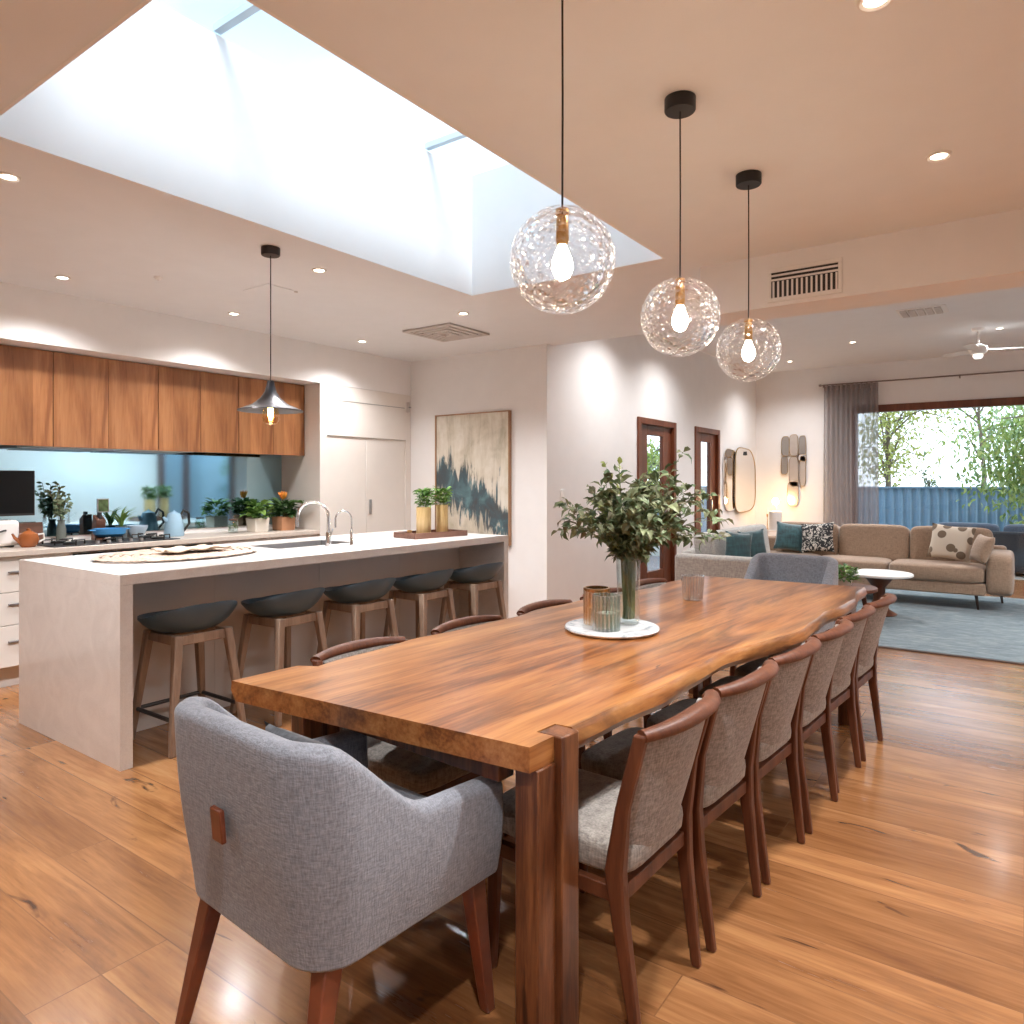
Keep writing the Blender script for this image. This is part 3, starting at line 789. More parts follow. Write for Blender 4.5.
# ------------------------------------------------------------------ bar stools
SHELLM = plain('stool_shell', (.06, .105, .145), .38, var=.03)
def make_stool():
    t = thing('bar_stool', '', 'stool', (0, 0, 0), 0, 'bar stools along the island')
    # low backed bucket: back towards +x
    b = B(); nu, nr = 36, 9
    def rim(a):     # a=0 is the back (+x)
        f = max(0, math.cos(a)); q = f ** 1.3
        return (.215 * math.cos(a) * (1.06 if math.cos(a) > 0 else .95), .255 * math.sin(a), .665 + .085 * q + .015 * abs(math.sin(a)))
    def pt(a, q, o):
        x, y, z = rim(a); k = q ** .75
        zz = .625 + (z - .625) * q ** 2.6
        return (x * k, y * k, zz - (.014 if o else 0) - (0.03 * (1 - q ** 4) if o else 0))
    for o in (0, 1):
        rings = [[pt(2 * PI * i / nu, (j + .001) / nr, o) for i in range(nu)] for j in range(0, nr + 1)]
        b.loft(rings, True, False)
    bmesh.ops.remove_doubles(b.bm, verts=b.bm.verts[:], dist=.0012)
    # close the rim
    ed = [e for e in b.bm.edges if len(e.link_faces) == 1]
    try: bmesh.ops.bridge_loops(b.bm, edges=ed)
    except Exception: pass
    b.done('seat', SHELLM, t, smooth=50)
    b = B(); b.box(-.13, .13, -.15, -.128, .535, .585); b.box(-.13, .13, .128, .15, .535, .585); b.box(-.15, -.128, -.128, .128, .535, .585); b.box(.128, .15, -.128, .128, .535, .585)
    b.box(-.05, .05, -.128, .128, .57, .585)
    b.done('seat_frame', STOOLWOOD, t, bevel=.004)
    for sx in (-1, 1):
        for sy in (-1, 1):
            B().taper((sx * .205, sy * .205, 0), (sx * .14, sy * .14, .59), .03, .046).done('leg', STOOLWOOD, t, bevel=.006)
    b = B()
    for sy in (-1, 1): b.tube([(-.186, sy * .186, .17), (.186, sy * .186, .17)], .011, 8)
    b.tube([(-.186, -.186, .17), (-.186, .186, .17)], .011, 8)
    b.done('footrest', DARK, t)
    return t
sl = ['blue grey bar stool nearest the viewer at the near end of the island', 'second blue grey bar stool from the near island end', 'third blue grey bar stool, middle of the five at the island',
      'fourth blue grey bar stool from the near island end', 'blue grey bar stool at the far island end by the painting']
st = make_stool(); 
for i, lab in enumerate(sl):
    y = 2.11 + .585 * i
    if i == 0: st.location = (-3.67, y, 0); st['label'] = lab
    else: dup(st, (-3.66 + .02 * i, y, 0), R((0, 3, -2, 2, -3)[i]), lab)

# ------------------------------------------------------------------ painting
def painting_mat():
    m, nt, p = new_mat('abstract_canvas'); setp(p, Roughness=.85)
    sep = nt.nodes.new('ShaderNodeSeparateXYZ'); nt.links.new(coords(nt), sep.inputs[0])
    X, Z = sep.outputs['X'], sep.outputs['Z']
    st_ = noise(nt, coords(nt, (1, 1, .18)), 14, 5, .65, .6)
    bl = noise(nt, coords(nt), 4, 5, .6, .5)
    base = ramp(nt, math_n(nt, 'ADD', math_n(nt, 'MULTIPLY', bl, .5), math_n(nt, 'MULTIPLY', st_, .5)), [(.36, (.42, .37, .28)), (.5, (.58, .52, .42)), (.66, (.7, .66, .58))])
    # dark diagonal drift falling to the right:  centre z = -0.13 - .55 x
    dist = math_n(nt, 'ADD', math_n(nt, 'ADD', Z, math_n(nt, 'MULTIPLY', X, .46)), .2)
    jag = math_n(nt, 'MULTIPLY', math_n(nt, 'SUBTRACT', st_, .5), 1.15)
    up = math_n(nt, 'ADD', dist, jag)
    band = math_n(nt, 'SUBTRACT', .27, math_n(nt, 'ABSOLUTE', up))
    msk = ramp(nt, math_n(nt, 'MULTIPLY', band, 4), [(.0, g1(0)), (.4, g1(.95))])
    col2 = ramp(nt, bl, [(.35, (.045, .05, .055)), (.5, (.035, .075, .095)), (.65, (.08, .18, .20))])
    nt.links.new(mixc(nt, msk, base, col2), p.inputs['Base Color'])
    bump(nt, p, st_, .25, .01)
    return m
t = thing('painting', 'large abstract canvas with a dark teal drift in a timber frame on the wall', 'painting', (-4.60, YP - .003, 1.42))
B().box(-.475, .475, -.028, -.004, -.655, .655).done('canvas', painting_mat(), t, smooth=0)
FRW = wood('frame_wood', (.2, .1, .05), (.32, .17, .09), (.42, .24, .13), 'Z', 3)
b = B(); b.box(-.487, -.475, -.042, 0, -.667, .667); b.box(.475, .487, -.042, 0, -.667, .667); b.box(-.475, .475, -.042, 0, .655, .667); b.box(-.475, .475, -.042, 0, -.667, -.655)
b.done('frame', FRW, t, smooth=0)

# ------------------------------------------------------------------ things on the rear worktop
ZW = .92
t = thing('gas_cooktop', 'wide black gas cooktop set in the kitchen wall worktop', 'cooktop', (-5.70, 2.64, ZW))
B().box(-.19, .19, -.46, .46, 0, .008).done('plate', DARK, t, bevel=.003)
for k, (x, y) in enumerate(((-.1, -.32), (.1, -.32), (0, 0), (-.1, .32), (.1, .32))):
    u = B().lathe([(.045, .008), (.045, .02), (.03, .026), (.001, .026)], 18, (x, y, 0)).done('burner', BLACK, t)
    b = B(); 
    for a in range(4):
        c_, s_ = math.cos(a * PI / 2), math.sin(a * PI / 2)
        b.tube([(x + .03 * c_, y + .03 * s_, .038), (x + .1 * c_, y + .1 * s_, .038), (x + .1 * c_, y + .1 * s_, .008)], .006, 6)
    b.done('trivet', BLACK, t)
for k in range(5): B().lathe([(.016, .008), (.014, .03), (.001, .031)], 14, (.165, -.16 + .08 * k, 0)).done('knob', STEEL, t)
BLUEE = plain('blue_enamel', (.06, .25, .5), .25)
t = thing('casserole_dish', 'low blue dish on the gas cooktop', 'dish', (-5.70, 2.64, ZW + .0445))
B().lathe([(.085, 0), (.11, .02), (.115, .06), (.108, .06), (.10, .02), (.001, .012)], 28).done('bowl', BLUEE, t)
for s_ in (-1, 1): B().tube([(-.02, s_ * .11, .05), (-.015, s_ * .145, .052), (.015, s_ * .145, .052), (.02, s_ * .11, .05)], .006, 6).done('handle', BLUEE, t)
GLASSV = thin_glass('vase_glass', (.93, .97, .97), .06, 0, edge=.75, power=2.6)
t = thing('bud_vase', 'tall slim vase with sparse branches standing before the splashback', 'vase', (-5.99, 2.42, ZW))
B().lathe([(.032, 0), (.036, .01), (.033, .1), (.022, .15), (.027, .17), (.023, .17), (.018, .15), (.028, .1), (.028, .015), (.001, .012)], 20).done('vessel', plain('grey_green_glaze', (.16, .18, .16), .25), t)
b = B(); bl = B()
for k in range(9):
    a = rnd.uniform(0, 6.28); tip = Vector((.03 + .03 * math.cos(a), .09 * math.sin(a), rnd.uniform(.3, .46)))
    b.tube([(0, 0, .06), (tip.x * .3, tip.y * .3, .2), tip], .0018, 4)
    for q in range(12):
        p = Vector((tip.x * .3, tip.y * .3, .2)).lerp(tip, q / 11); bl.leaf(p, (rnd.uniform(-.2, .6), rnd.uniform(-1, 1), rnd.uniform(-.4, .8)), (1, 0, .3), .042, .02)
b.done('stem', BARK, t); bl.done('foliage', leaf_mat('olive_leaf', [(.08, .13, .07), (.18, .24, .13), (.3, .36, .22)]), t, normals=False, smooth=0)
t = thing('potted_plant', 'small strappy plant in a dark glass pot left of the kettle', 'plant', (-5.97, 2.86, ZW))
B().lathe([(.035, 0), (.042, .01), (.045, .1), (.04, .1), (.037, .02), (.001, .02)], 20).done('pot', plain('slate_pot', (.12, .15, .16), .3), t)
b = B()
for k in range(26):
    a = rnd.uniform(0, 6.28); b.leaf((.01 * math.cos(a), .01 * math.sin(a), .09), (.5 * math.cos(a) + .2, math.sin(a), rnd.uniform(.7, 2.2)), (0, 0, 1), rnd.uniform(.12, .21), .02, .3)
b.done('foliage', HERB, t, normals=False, smooth=0)
t = thing('knife_block', 'brown wooden knife block behind the cooktop', 'knife block', (-5.975, 2.68, ZW), 0)
B().prism([(-.04, 0), (.04, 0), (.055, .16), (-.01, .2)], -.035, .035, Matrix.Rotation(R(90), 4, 'X')).done('block', TRAY, t, bevel=.004)
for k in range(3): B().boxc((.01 + .015 * k, 0, .195), (.012, .02, .05)).done('knife_handle', DARK, t, bevel=.003)
t = thing('picture_tile', 'small green picture tile on the blue splashback', 'picture', (XK + .0108, 2.76, 1.19))
B().box(0, .008, -.045, .045, -.055, .055).done('frame', STEEL, t, bevel=.002)
B().box(.0082, .0095, -.038, .038, -.048, .048).done('print', plain('green_print', (.16, .26, .10), .5, var=.5, nscale=25), t, smooth=0)
t = thing('television', 'black flat screen mounted on the splashback at the left picture edge', 'television', (XK + .011, 1.90, 1.30))
B().box(0, .006, -.1, .1, -.08, .08).done('wall_mount', BLACK, t, smooth=0)
B().box(.006, .03, -.36, .36, -.17, .165).done('bezel', DARK, t, bevel=.004)
SCR, nt, p = new_mat('black_screen'); setp(p, Base_Color=c4((.006, .008, .01)), Roughness=.35, Specular_IOR_Level=.2)
B().box(.0302, .032, -.352, .352, -.152, .158).done('screen', SCR, t, smooth=0)
t = thing('toaster', 'white toaster under the black screen at the left picture edge', 'toaster', (-5.86, 1.93, ZW))
B().box(-.08, .08, -.14, .14, .012, .19).done('body', WHITE, t, bevel=.025, segs=4)
b = B(); b.box(-.04, -.02, -.1, .1, .188, .1915); b.box(.02, .04, -.1, .1, .188, .1915); b.done('slot', DARK, t, smooth=0)
B().tube([(.085, -.05, .09), (.105, -.03, .1), (.105, .03, .12), (.085, .05, .12)], .007, 6).done('lever', DARK, t)
for sy in (-.1, .1): B().box(-.06, .06, sy - .01, sy + .01, 0, .014).done('foot', DARK, t)
ORANGE = plain('amber_glaze', (.32, .10, .03), .2, var=.2)
t = thing('teapot', 'amber brown teapot on the worktop under the black screen', 'teapot', (-5.72, 2.10, ZW))
B().lathe([(.04, 0), (.058, .02), (.066, .055), (.056, .095), (.03, .11), (.012, .118), (.014, .128), (.001, .134)], 24).done('body', ORANGE, t)
B().tube([(0, .055, .085), (0, .095, .09), (0, .1, .05), (0, .06, .03)], .007, 8).done('handle', WHITE, t)
B().tube([(0, -.055, .04), (0, -.085, .07), (0, -.1, .1)], [.014, .01, .007], 8).done('spout', ORANGE, t)
t = thing('cutting_board', 'round edged wooden board leaning behind the teapot', 'board', (-5.99, 2.22, ZW))
B().box(-.008, .008, -.08, .08, 0, .16, Matrix.Rotation(R(-8), 4, 'Y')).done('board', TRAY, t, bevel=.006)
KETB = plain('kettle_blue', (.30, .46, .58), .25)
t = thing('kettle', 'pale blue kettle with a black handle right of the cooktop', 'kettle', (-5.86, 3.24, ZW))
B().lathe([(.075, 0), (.082, .015), (.07, .12), (.05, .19), (.03, .2), (.012, .21), (.001, .222)], 26).done('body', KETB, t)
B().tube([(0, .055, .17), (0, .085, .22), (0, .13, .19), (0, .135, .1), (0, .085, .04)], .011, 8).done('handle', BLACK, t)
B().tube([(0, -.06, .13), (0, -.09, .165)], [.018, .01], 8).done('spout', KETB, t)
t = thing('serving_bowl', 'pale blue bowl on the worktop behind the cooktop', 'bowl', (-5.985, 2.99, ZW))
B().lathe([(.035, 0), (.05, .012), (.08, .075), (.085, .1), (.08, .1), (.072, .07), (.04, .02), (.001, .015)], 24).done('bowl', plain('ice_glaze', (.5, .63, .75), .2), t)
t = thing('glass_jar', 'glass jar of green herbs on the worktop left of the white planter', 'jar', (-5.80, 3.76, ZW))
B().lathe([(.04, 0), (.042, .01), (.042, .1), (.036, .115), (.033, .11), (.038, .1), (.038, .012), (.001, .01)], 20).done('glass', GLASSV, t)
b = B(); clump(b, (0, 0, .02), .03, .06, 40, .03, .02, rnd); b.done('contents', HERB, t, normals=False, smooth=0)
B().lathe([(.036, .113), (.038, .125), (.001, .128)], 18).done('lid', TRAY, t)
TERRA = plain('terracotta', (.47, .23, .12), .7)
PLW = plain('planter_white', (.72, .66, .58), .6)
for lab, x, y, m_, rr_, n in (('square white planter with bushy leaves on the worktop', -5.74, 3.97, PLW, .075, 90), ('terracotta planter with dark leaves and an orange bloom', -5.76, 4.27, TERRA, .08, 150)):
    t = thing('planter', lab, 'planter', (x, y, ZW), 0, 'planters at the worktop end')
    b = B(); b.loft([rr(rr_ * .9, rr_ * .9, 0), rr(rr_, rr_, .13), rr(rr_ - .01, rr_ - .01, .13), rr(rr_ - .012, rr_ - .012, .1)]); b.done('pot', m_, t, bevel=.004)
    b = B(); clump(b, (0, 0, .12), rr_ * 1.0, .14, n, .10, .055, rnd); b.done('foliage', DKLEAF if m_ is TERRA else HERB, t, normals=False, smooth=0)
    if m_ is TERRA:
        b = B(); b.tube([(0, 0, .1), (.0, -.01, .25), (.0, -.01, .3)], .004, 6)
        b.tube([(0, 0, .1), (.06, .07, .27), (.16, .12, .25)], .004, 6)
        b.done('stem', BARK, t)
        b = B()
        for k in range(12): b.leaf((0, -.01, .29), (rnd.uniform(-.5, .5), rnd.uniform(-.5, .5), 1), (1, 0, 0), .09, .03)
        b.done('bloom', leaf_mat('orange_bloom', [(.7, .2, .03), (.85, .4, .06)]), t, normals=False, smooth=0)
        b = B()
        for k in range(7): b.leaf((.06 + .015 * k, .07 + .008 * k, .26), (1, rnd.uniform(-.3, .2), rnd.uniform(-.5, .3)), (0, 0, 1), .1, .06)
        b.done('trailing_leaf', HERB, t, normals=False, smooth=0)
# ------------------------------------------------------------------ dining table
def table_mat():
    m, nt, p = new_mat('slab_wood')
    setp(p, Roughness=.3, Coat_Weight=.12, Coat_Roughness=.1)
    p.inputs['Specular IOR Level'].default_value = .4
    big = noise(nt, coords(nt, (1, .15, 1)), 3.6, 5, .6, 1.6)
    mid = noise(nt, coords(nt, (1, .08, 1), loc=(2, 0, 0)), 16, 4, .6, .8)
    fine = noise(nt, coords(nt, (1, .04, 1)), 90, 3, .6)
    f = math_n(nt, 'ADD', math_n(nt, 'ADD', math_n(nt, 'MULTIPLY', big, .42), math_n(nt, 'MULTIPLY', mid, .34)), math_n(nt, 'MULTIPLY', fine, .24))
    col = ramp(nt, f, [(.34, (.06, .018, .007)), (.43, (.18, .058, .017)), (.51, (.33, .122, .034)), (.64, (.50, .235, .078))])
    s2 = noise(nt, coords(nt, (1, .16, 1), loc=(5, 3, 0)), 3.1, 6, .65, 2.4)
    col = mixc(nt, math_n(nt, 'MULTIPLY', ramp(nt, s2, [(.53, g1(0)), (.68, g1(1))]), .75), col, (.07, .026, .012))
    s3 = noise(nt, coords(nt, (1, .2, 1), loc=(1, 9, 0)), 7, 5, .65, 2)
    col = mixc(nt, math_n(nt, 'MULTIPLY', ramp(nt, s3, [(.66, g1(0)), (.71, g1(1))]), .85), col, (.03, .013, .008))
    nt.links.new(col, p.inputs['Base Color'])
    bump(nt, p, fine, .05, .003)
    return m
TABLE = table_mat()
TR = R(-3.7); TC = (-1.38, 3.015); TL = 3.32; TH = .75
t = thing('dining_table', 'long live edge timber slab dining table on paired square posts', 'table', (TC[0], TC[1], 0), TR)
def wob(y, s):
    if s > 0: return .545 + .035 * math.sin(2.6 * y + .6) + .022 * math.sin(6.1 * y + 1.2) + .004 * math.sin(17 * y)
    return .525 + .03 * math.sin(2.2 * y + 2.0) + .018 * math.sin(5.3 * y + .4) + .008 * math.sin(15 * y + 2)
N = 110; rings = []
for y in sorted([-TL / 2 + TL * i / N for i in range(N + 1)] + [-1.561, -1.5595, -1.4805, -1.479]):
    r_, l_ = wob(y, 1), wob(y, -1)
    if y < -1.56: r_ = .53
    elif y < -1.48: r_ = .478
    if y < -TL / 2 + .25: l_ = .55
    u1 = .012 + .010 * math.sin(9 * y); u2 = .03 + .014 * math.sin(7 * y + 1)
    sk = .015 if y > -1.48 else 0
    e = .06 * (r_ - .5) if False else 0
    rings.append([(-l_, y, TH), (r_, y, TH), (r_ + sk * .6, y, TH - .016), (r_ + sk * (.9 + 8 * (u1 - .012)), y, TH - .042), (r_ + sk * .2, y, TH - .062),
                  (-l_ + .022, y, TH - .062), (-l_ - .004, y, TH - .03)])
    rings[-1] = [(x_, y_ + .14 * x_, z_) for x_, y_, z_ in rings[-1]]
b = B(); b.loft(rings); b.done('tabletop', TABLE, t, smooth=35)
for s_ in (-1, 1):
    y0 = s_ * 1.449; y1 = s_ * 1.527
    for sx in (-1, 1):
        q = .518 if s_ < 0 and sx > 0 else .46
        B().box(sx * q - .036, sx * q + .036, y0 - .037, y0 + .037, 0, TH if q > .5 else TH - .0625).done('leg', POSTWOOD, t, bevel=.004)
        q = .503 if q > .5 else .45
        B().box(sx * q - .036, sx * q + .036, y1 - .037, y1 + .037, 0, TH - .0625).done('leg', POSTWOOD, t, bevel=.004)
    B().box(-.41, .41, y1 - .03, y1 + .03, TH - .125, TH - .0625).done('rail', POSTWOOD, t, bevel=.003)
B().box(-.06, .06, -TL / 2 + .2, TL / 2 - .2, TH - .11, TH - .0625).done('stretcher', POSTWOOD, t, smooth=0)
def T2W(x, y):
    return (TC[0] + x * math.cos(TR) - y * math.sin(TR), TC[1] + x * math.sin(TR) + y * math.cos(TR))
def W2T(x, y):
    dx, dy = x - TC[0], y - TC[1]
    return (dx * math.cos(TR) + dy * math.sin(TR), -dx * math.sin(TR) + dy * math.cos(TR))

# ------------------------------------------------------------------ side chairs (front is local +y)
BOUCLE = fabric('oat_boucle', (.24, .21, .185), 150, .3, 1.0, .98, .3, (.36, .325, .285))
BACKF = fabric('taupe_weave', (.25, .225, .205), 170, .3, .9, .95, .2, (.36, .325, .30))
def make_chair():
    t = thing('dining_chair', '', 'chair', (0, 0, 0), 0, 'wood framed dining chairs along the table')
    W = .213
    # curved top rail
    pts = []; rad = []
    for k in range(17):
        q = -1 + 2 * k / 16
        pts.append((W * 1.0 * q, -.30 + .045 * abs(q) ** 2.6, .772 + .008 * (1 - q * q)))
        rad.append(.021 + .007 * (1 - q * q))
    B().tube(pts, rad, 10, flat=.72).done('top_rail', CHAIRWOOD, t, smooth=60)
    for s_ in (-1, 1):
        # rear leg: foot, knee at the seat, up to the rail end
        B().bars([(s_ * .180, -.225, 0), (s_ * .192, -.185, .30), (s_ * .198, -.175, .42), (s_ * .204, -.198, .58), (s_ * .210, -.252, .775)],
                 [(.024, .026), (.034, .04), (.036, .05), (.026, .036), (.028, .034)]).done('leg', CHAIRWOOD, t, bevel=.006)
        B().bars([(s_ * .175, .235, 0), (s_ * .186, .215, .40)], [(.022, .022), (.036, .04)]).done('leg', CHAIRWOOD, t, bevel=.006)
    # upholstered backrest, curved shell hanging under the rail
    b = B(); nu, nv = 16, 8
    def bp(u, v, o):
        w = (.193 - .012 * (1 - v) - .02 * (1 - v) ** 3) * u
        y = -.298 + .042 * abs(u) ** 2.6 + .085 * (1 - v) + o * .034
        z = .435 + (.765 - .435) * v + .02 * u * u * (1 - v) 
        return (w, y, z)
    fr = [[b.v(bp(-1 + 2 * i / nu, j / nv, 0)) for j in range(nv + 1)] for i in range(nu + 1)]
    bk = [[b.v(bp(-1 + 2 * i / nu, j / nv, 1)) for j in range(nv + 1)] for i in range(nu + 1)]
    for i in range(nu):
        for j in range(nv):
            b.f([fr[i][j], fr[i + 1][j], fr[i + 1][j + 1], fr[i][j + 1]]); b.f([bk[i][j], bk[i][j + 1], bk[i + 1][j + 1], bk[i + 1][j]])
    for i in range(nu):
        b.f([fr[i][0], bk[i][0], bk[i + 1][0], fr[i + 1][0]]); b.f([fr[i][nv], fr[i + 1][nv], bk[i + 1][nv], bk[i][nv]])
    for j in range(nv):
        b.f([fr[0][j], fr[0][j + 1], bk[0][j + 1], bk[0][j]]); b.f([fr[nu][j], bk[nu][j], bk[nu][j + 1], fr[nu][j + 1]])
    b.done('backrest', BACKF, t, bevel=.008, segs=3, smooth=60)
    B().sell((0, .03, .43), (.385, .47, .105), .3, .5).done('seat', BOUCLE, t, smooth=80)
    b = B(); b.box(-.175, .175, .2, .222, .335, .375); b.box(-.175, .175, -.19, -.168, .335, .375)
    for s_ in (-1, 1): b.box(s_ * .186 - .012, s_ * .186 + .012, -.168, .2, .335, .375)
    b.done('seat_frame', CHAIRWOOD, t, bevel=.003)
    return t
rl = ['wood framed dining chair nearest the viewer on the right side of the table', 'second wood framed chair from the near end, right side of the table', 'third wood framed chair from the near end, right side of the table',
      'fourth wood framed chair from the near end, right side of the table', 'fifth wood framed chair from the near end, right side of the table', 'farthest wood framed chair on the right side, by the rug']
ll = ['wood framed chair nearest the viewer on the left, island side of the table', 'second wood framed chair from the near end on the island side', 'third wood framed chair on the island side, level with the bouquet',
      'fourth wood framed chair on the island side, just past the bouquet', 'farthest wood framed chair on the island side of the table']
ch = make_chair(); first = True
ry = [1.785, 2.245, 2.70, 3.155, 3.615, 4.075]
for y, lab in zip(ry, rl):
    _, ty = W2T(-.7, y); x, yy = T2W(.468 if y < 3.4 else .45, ty)
    if first: ch.location = (x, y, 0); ch.rotation_euler = (0, 0, R(92) + TR); ch['label'] = lab; first = False
    else: dup(ch, (x, y, 0), R(90) + TR + R(random.uniform(-1, 1)), lab)
for y, lab in zip([1.87, 2.47, 3.05, 3.6, 4.12], ll):
    _, ty = W2T(-1.9, y); x, yy = T2W(-.352, ty)
    r_ = dup(ch, (x, y, 0), R(-90) + TR, lab); r_.scale = (1, 1, .955)

# ------------------------------------------------------------------ upholstered end chairs (front is local +y)
GREYF = fabric('grey_weave', (.20, .21, .24), 220, .2, .6, .95, .25, (.275, .288, .325))
def make_armchair():
    t = thing('upholstered_armchair', '', 'armchair', (0, 0, 0), 0, 'grey upholstered armchairs at the table ends')
    b = B()
    hwid, yb, yf, rc = .295, -.29, .275, .11
    path = []
    # plan path from front right round the back to front left, with heights
    def side(s_, n=10):
        out = []
        for k in range(n):
            y = yf + (yb + rc - yf) * k / n
            out.append((s_ * hwid, y, (s_, 0)))
        return out
    pr = side(1)
    for k in range(9):
        a = PI / 2 * k / 8; pr.append((hwid - rc + rc * math.cos(a), yb + rc - rc * math.sin(a), (math.cos(a), -math.sin(a))))
    mid = [((hwid - rc) * (1 - 2 * k / 8), yb, (0, -1)) for k in range(1, 8)]
    pl = [(-x, y, (-n_[0], n_[1])) for x, y, n_ in reversed(pr)]
    path = pr + mid + pl
    def top(x, y):
        q = max(0, min(1, (y - (yb + .0)) / .33))         # 0 at the back, 1 on the arm
        q = q * q * (3 - 2 * q)
        return .83 * (1 - q) + (.615 - .05 * max(0, y - .05)) * q
    th = .068; z0 = .36
    cols = []
    NV = 9
    for x, y, n_ in path:
        zt = top(x, y); lean = .035 * max(0, -n_[1]); flare = .012
        col = []
        for j in range(NV + 1):
            v = j / NV; z = z0 + (zt - z0) * v
            o = lean * max(0, (z - .45)) / .4 + flare * v + .010 * math.sin(PI * v)
            inset = -.008 * (1 - v) ** 2
            col.append(Vector((x + n_[0] * (o + inset), y + n_[1] * (o + inset), z)))
        # rolled top edge
        tp = col[-1]
        for a in (.35, .65):
            col.append(tp + Vector((-n_[0] * th * a, -n_[1] * th * a, .014)))
        for j in range(NV + 1):
            v = 1 - j / NV; z = z0 + .04 + (zt - z0 - .04) * v
            o = lean * max(0, (z - .45)) / .4 + flare * v - th
            col.append(Vector((x + n_[0] * o, y + n_[1] * o, z)))
        cols.append(col)
    b.loft(cols, True, True)
    b.done('shell', GREYF, t, smooth=65, bevel=.01, segs=2)
    B().sell((0, .01, .43), (.50, .56, .15), .28, .45).done('seat', GREYF, t, smooth=80)
    B().box(-.22, .22, -.2, .22, .345, .385).done('base', GREYF, t, bevel=.01)
    for sx in (-1, 1):
        B().bars([(sx * .262, -.30, 0), (sx * .232, -.216, .37)], [(.026, .026), (.05, .05)]).done('leg', LEGWOOD, t, bevel=.004)
        B().bars([(sx * .262, .262, 0), (sx * .24, .222, .37)], [(.03, .03), (.05, .05)]).done('leg', LEGWOOD, t, bevel=.004)
    m_ = Matrix.Translation((0.0, -.338, .625)) @ Matrix.Rotation(R(5), 4, 'X')
    B().box(-.022, .022, -.006, .006, -.038, .038, m_).done('leather_tab', LEGWOOD, t, bevel=.003)
    return t
ac = make_armchair(); ac.location = (-1.42, 1.235, 0); ac.rotation_euler = (0, 0, TR); ac['label'] = 'grey upholstered armchair nearest the viewer, back turned, with a brown back tab'
dup(ac, (-1.385, 5.2, 0), PI + TR, 'grey upholstered armchair at the far table end before the sofa')
PATT = fabric('dark_cushion', (.05, .055, .065), 60, .6)
t = thing('scatter_cushion', 'dark grey cushion on the seat of the nearest grey armchair', 'cushion', (-1.46, 1.17, .512), TR)
B().pillow(.34, .24, .1, Matrix.Rotation(R(8), 4, 'X')).done('cover', PATT, t, smooth=80)

# ------------------------------------------------------------------ on the table
MARBLE, nt, p = new_mat('white_marble'); setp(p, Roughness=.2)
nt.links.new(ramp(nt, noise(nt, coords(nt), 6, 6, .65, 2.5), [(.38, (.42, .46, .5)), (.48, (.7, .72, .73)), (.6, (.8, .81, .81))]), p.inputs['Base Color'])
px_, py_ = -1.425, 2.71
t = thing('round_platter', 'round white marble platter under the bouquet on the table', 'platter', (px_, py_, TH + .0005))
B().lathe([(.17, 0), (.195, .004), (.2, .012), (.197, .018), (.001, .018)], 48).done('slab', MARBLE, t, smooth=50)
for k in range(3):
    a = 2 * PI * k / 3
ZPL = TH + .019
t = thing('bouquet_vase', 'clear glass vase of leafy eucalyptus branches on the white platter', 'vase', (-1.392, 2.80, ZPL))
B().lathe([(.045, 0), (.05, .006), (.048, .12), (.053, .29), (.050, .29), (.0455, .12), (.046, .014), (.001, .012)], 32).done('vessel', GLASSV, t, smooth=60)
EUC = leaf_mat('eucalyptus', [(.05, .095, .04), (.13, .19, .09), (.22, .28, .15), (.14, .125, .07), (.32, .38, .20)], .45, .15)
BRIGHT = leaf_mat('lime_sprig', [(.35, .42, .12), (.5, .55, .22)], .5, .3)
rnd = random.Random(21)
bs, bl, bq = B(), B(), B()
for k in range(78):
    a = rnd.uniform(0, 2 * PI); out = rnd.uniform(.04, .36) * (1 if k % 4 else .6)
    H = rnd.uniform(.42, .66) - .3 * max(0, out - .2)
    if k < 3: H = (.76, .72, .70)[k]; out = (.25, .04, .13)[k]; a = R((34, 200, 170)[k])
    # a few trailing branches towards both picture sides
    if 3 <= k < 11:
        a = R(215 if k % 2 else 38) + rnd.uniform(-.45, .45); out = rnd.uniform(.28, .37) if k % 2 else rnd.uniform(.38, .50); H = rnd.uniform(.32, .54)
    e = Vector((out * math.cos(a), out * math.sin(a), H))
    base = Vector((rnd.uniform(-.02, .02), rnd.uniform(-.02, .02), .02))
    m1 = Vector((.03 * math.cos(a), .03 * math.sin(a), .27)); m2 = m1.lerp(e, .5) + Vector((0, 0, .06 + .15 * out))
    crv = [base, m1]
    for q in range(1, 9):
        s_ = q / 8; crv.append(m1 * (1 - s_) ** 2 + m2 * 2 * s_ * (1 - s_) + e * s_ * s_)
    bs.tube(crv, [.0032, .003] + [.0028 - .0022 * q / 8 for q in range(1, 9)], 5)
    lime = k in (1, 2, 12, 13, 20, 27)
    for q in range(2, 10):
        for j in range(3):
            p = Vector(crv[q]).lerp(Vector(crv[max(1, q - 1)]), rnd.random() * .9)
            if p.z < .25: continue
            dr = (Vector(crv[q]) - Vector(crv[q - 1])).normalized()
            d = dr * .5 + Vector((rnd.uniform(-1, 1), rnd.uniform(-1, 1), rnd.uniform(-.9, .5)))
            L = rnd.uniform(.036, .072)
            if lime: bq.leaf(p, d + Vector((0, 0, .5)), (rnd.uniform(-1, 1), rnd.uniform(-1, 1), 1), L * .6, L * .35)
            else: bl.leaf(p, d, (rnd.uniform(-.7, .7), rnd.uniform(-.7, .7), 1), L, L * rnd.uniform(.42, .58), .3)
STEMM = plain('green_stem', (.16, .19, .07), .6, var=.3)
bs.done('stem', STEMM, t); bl.done('foliage', EUC, t, normals=False, smooth=0); bq.done('lime_foliage', BRIGHT, t, normals=False, smooth=0)
AMBG = thin_glass('amber_ribbed', (.97, .78, .5), .12, .25, edge=.8, power=2.0, ribs=20)
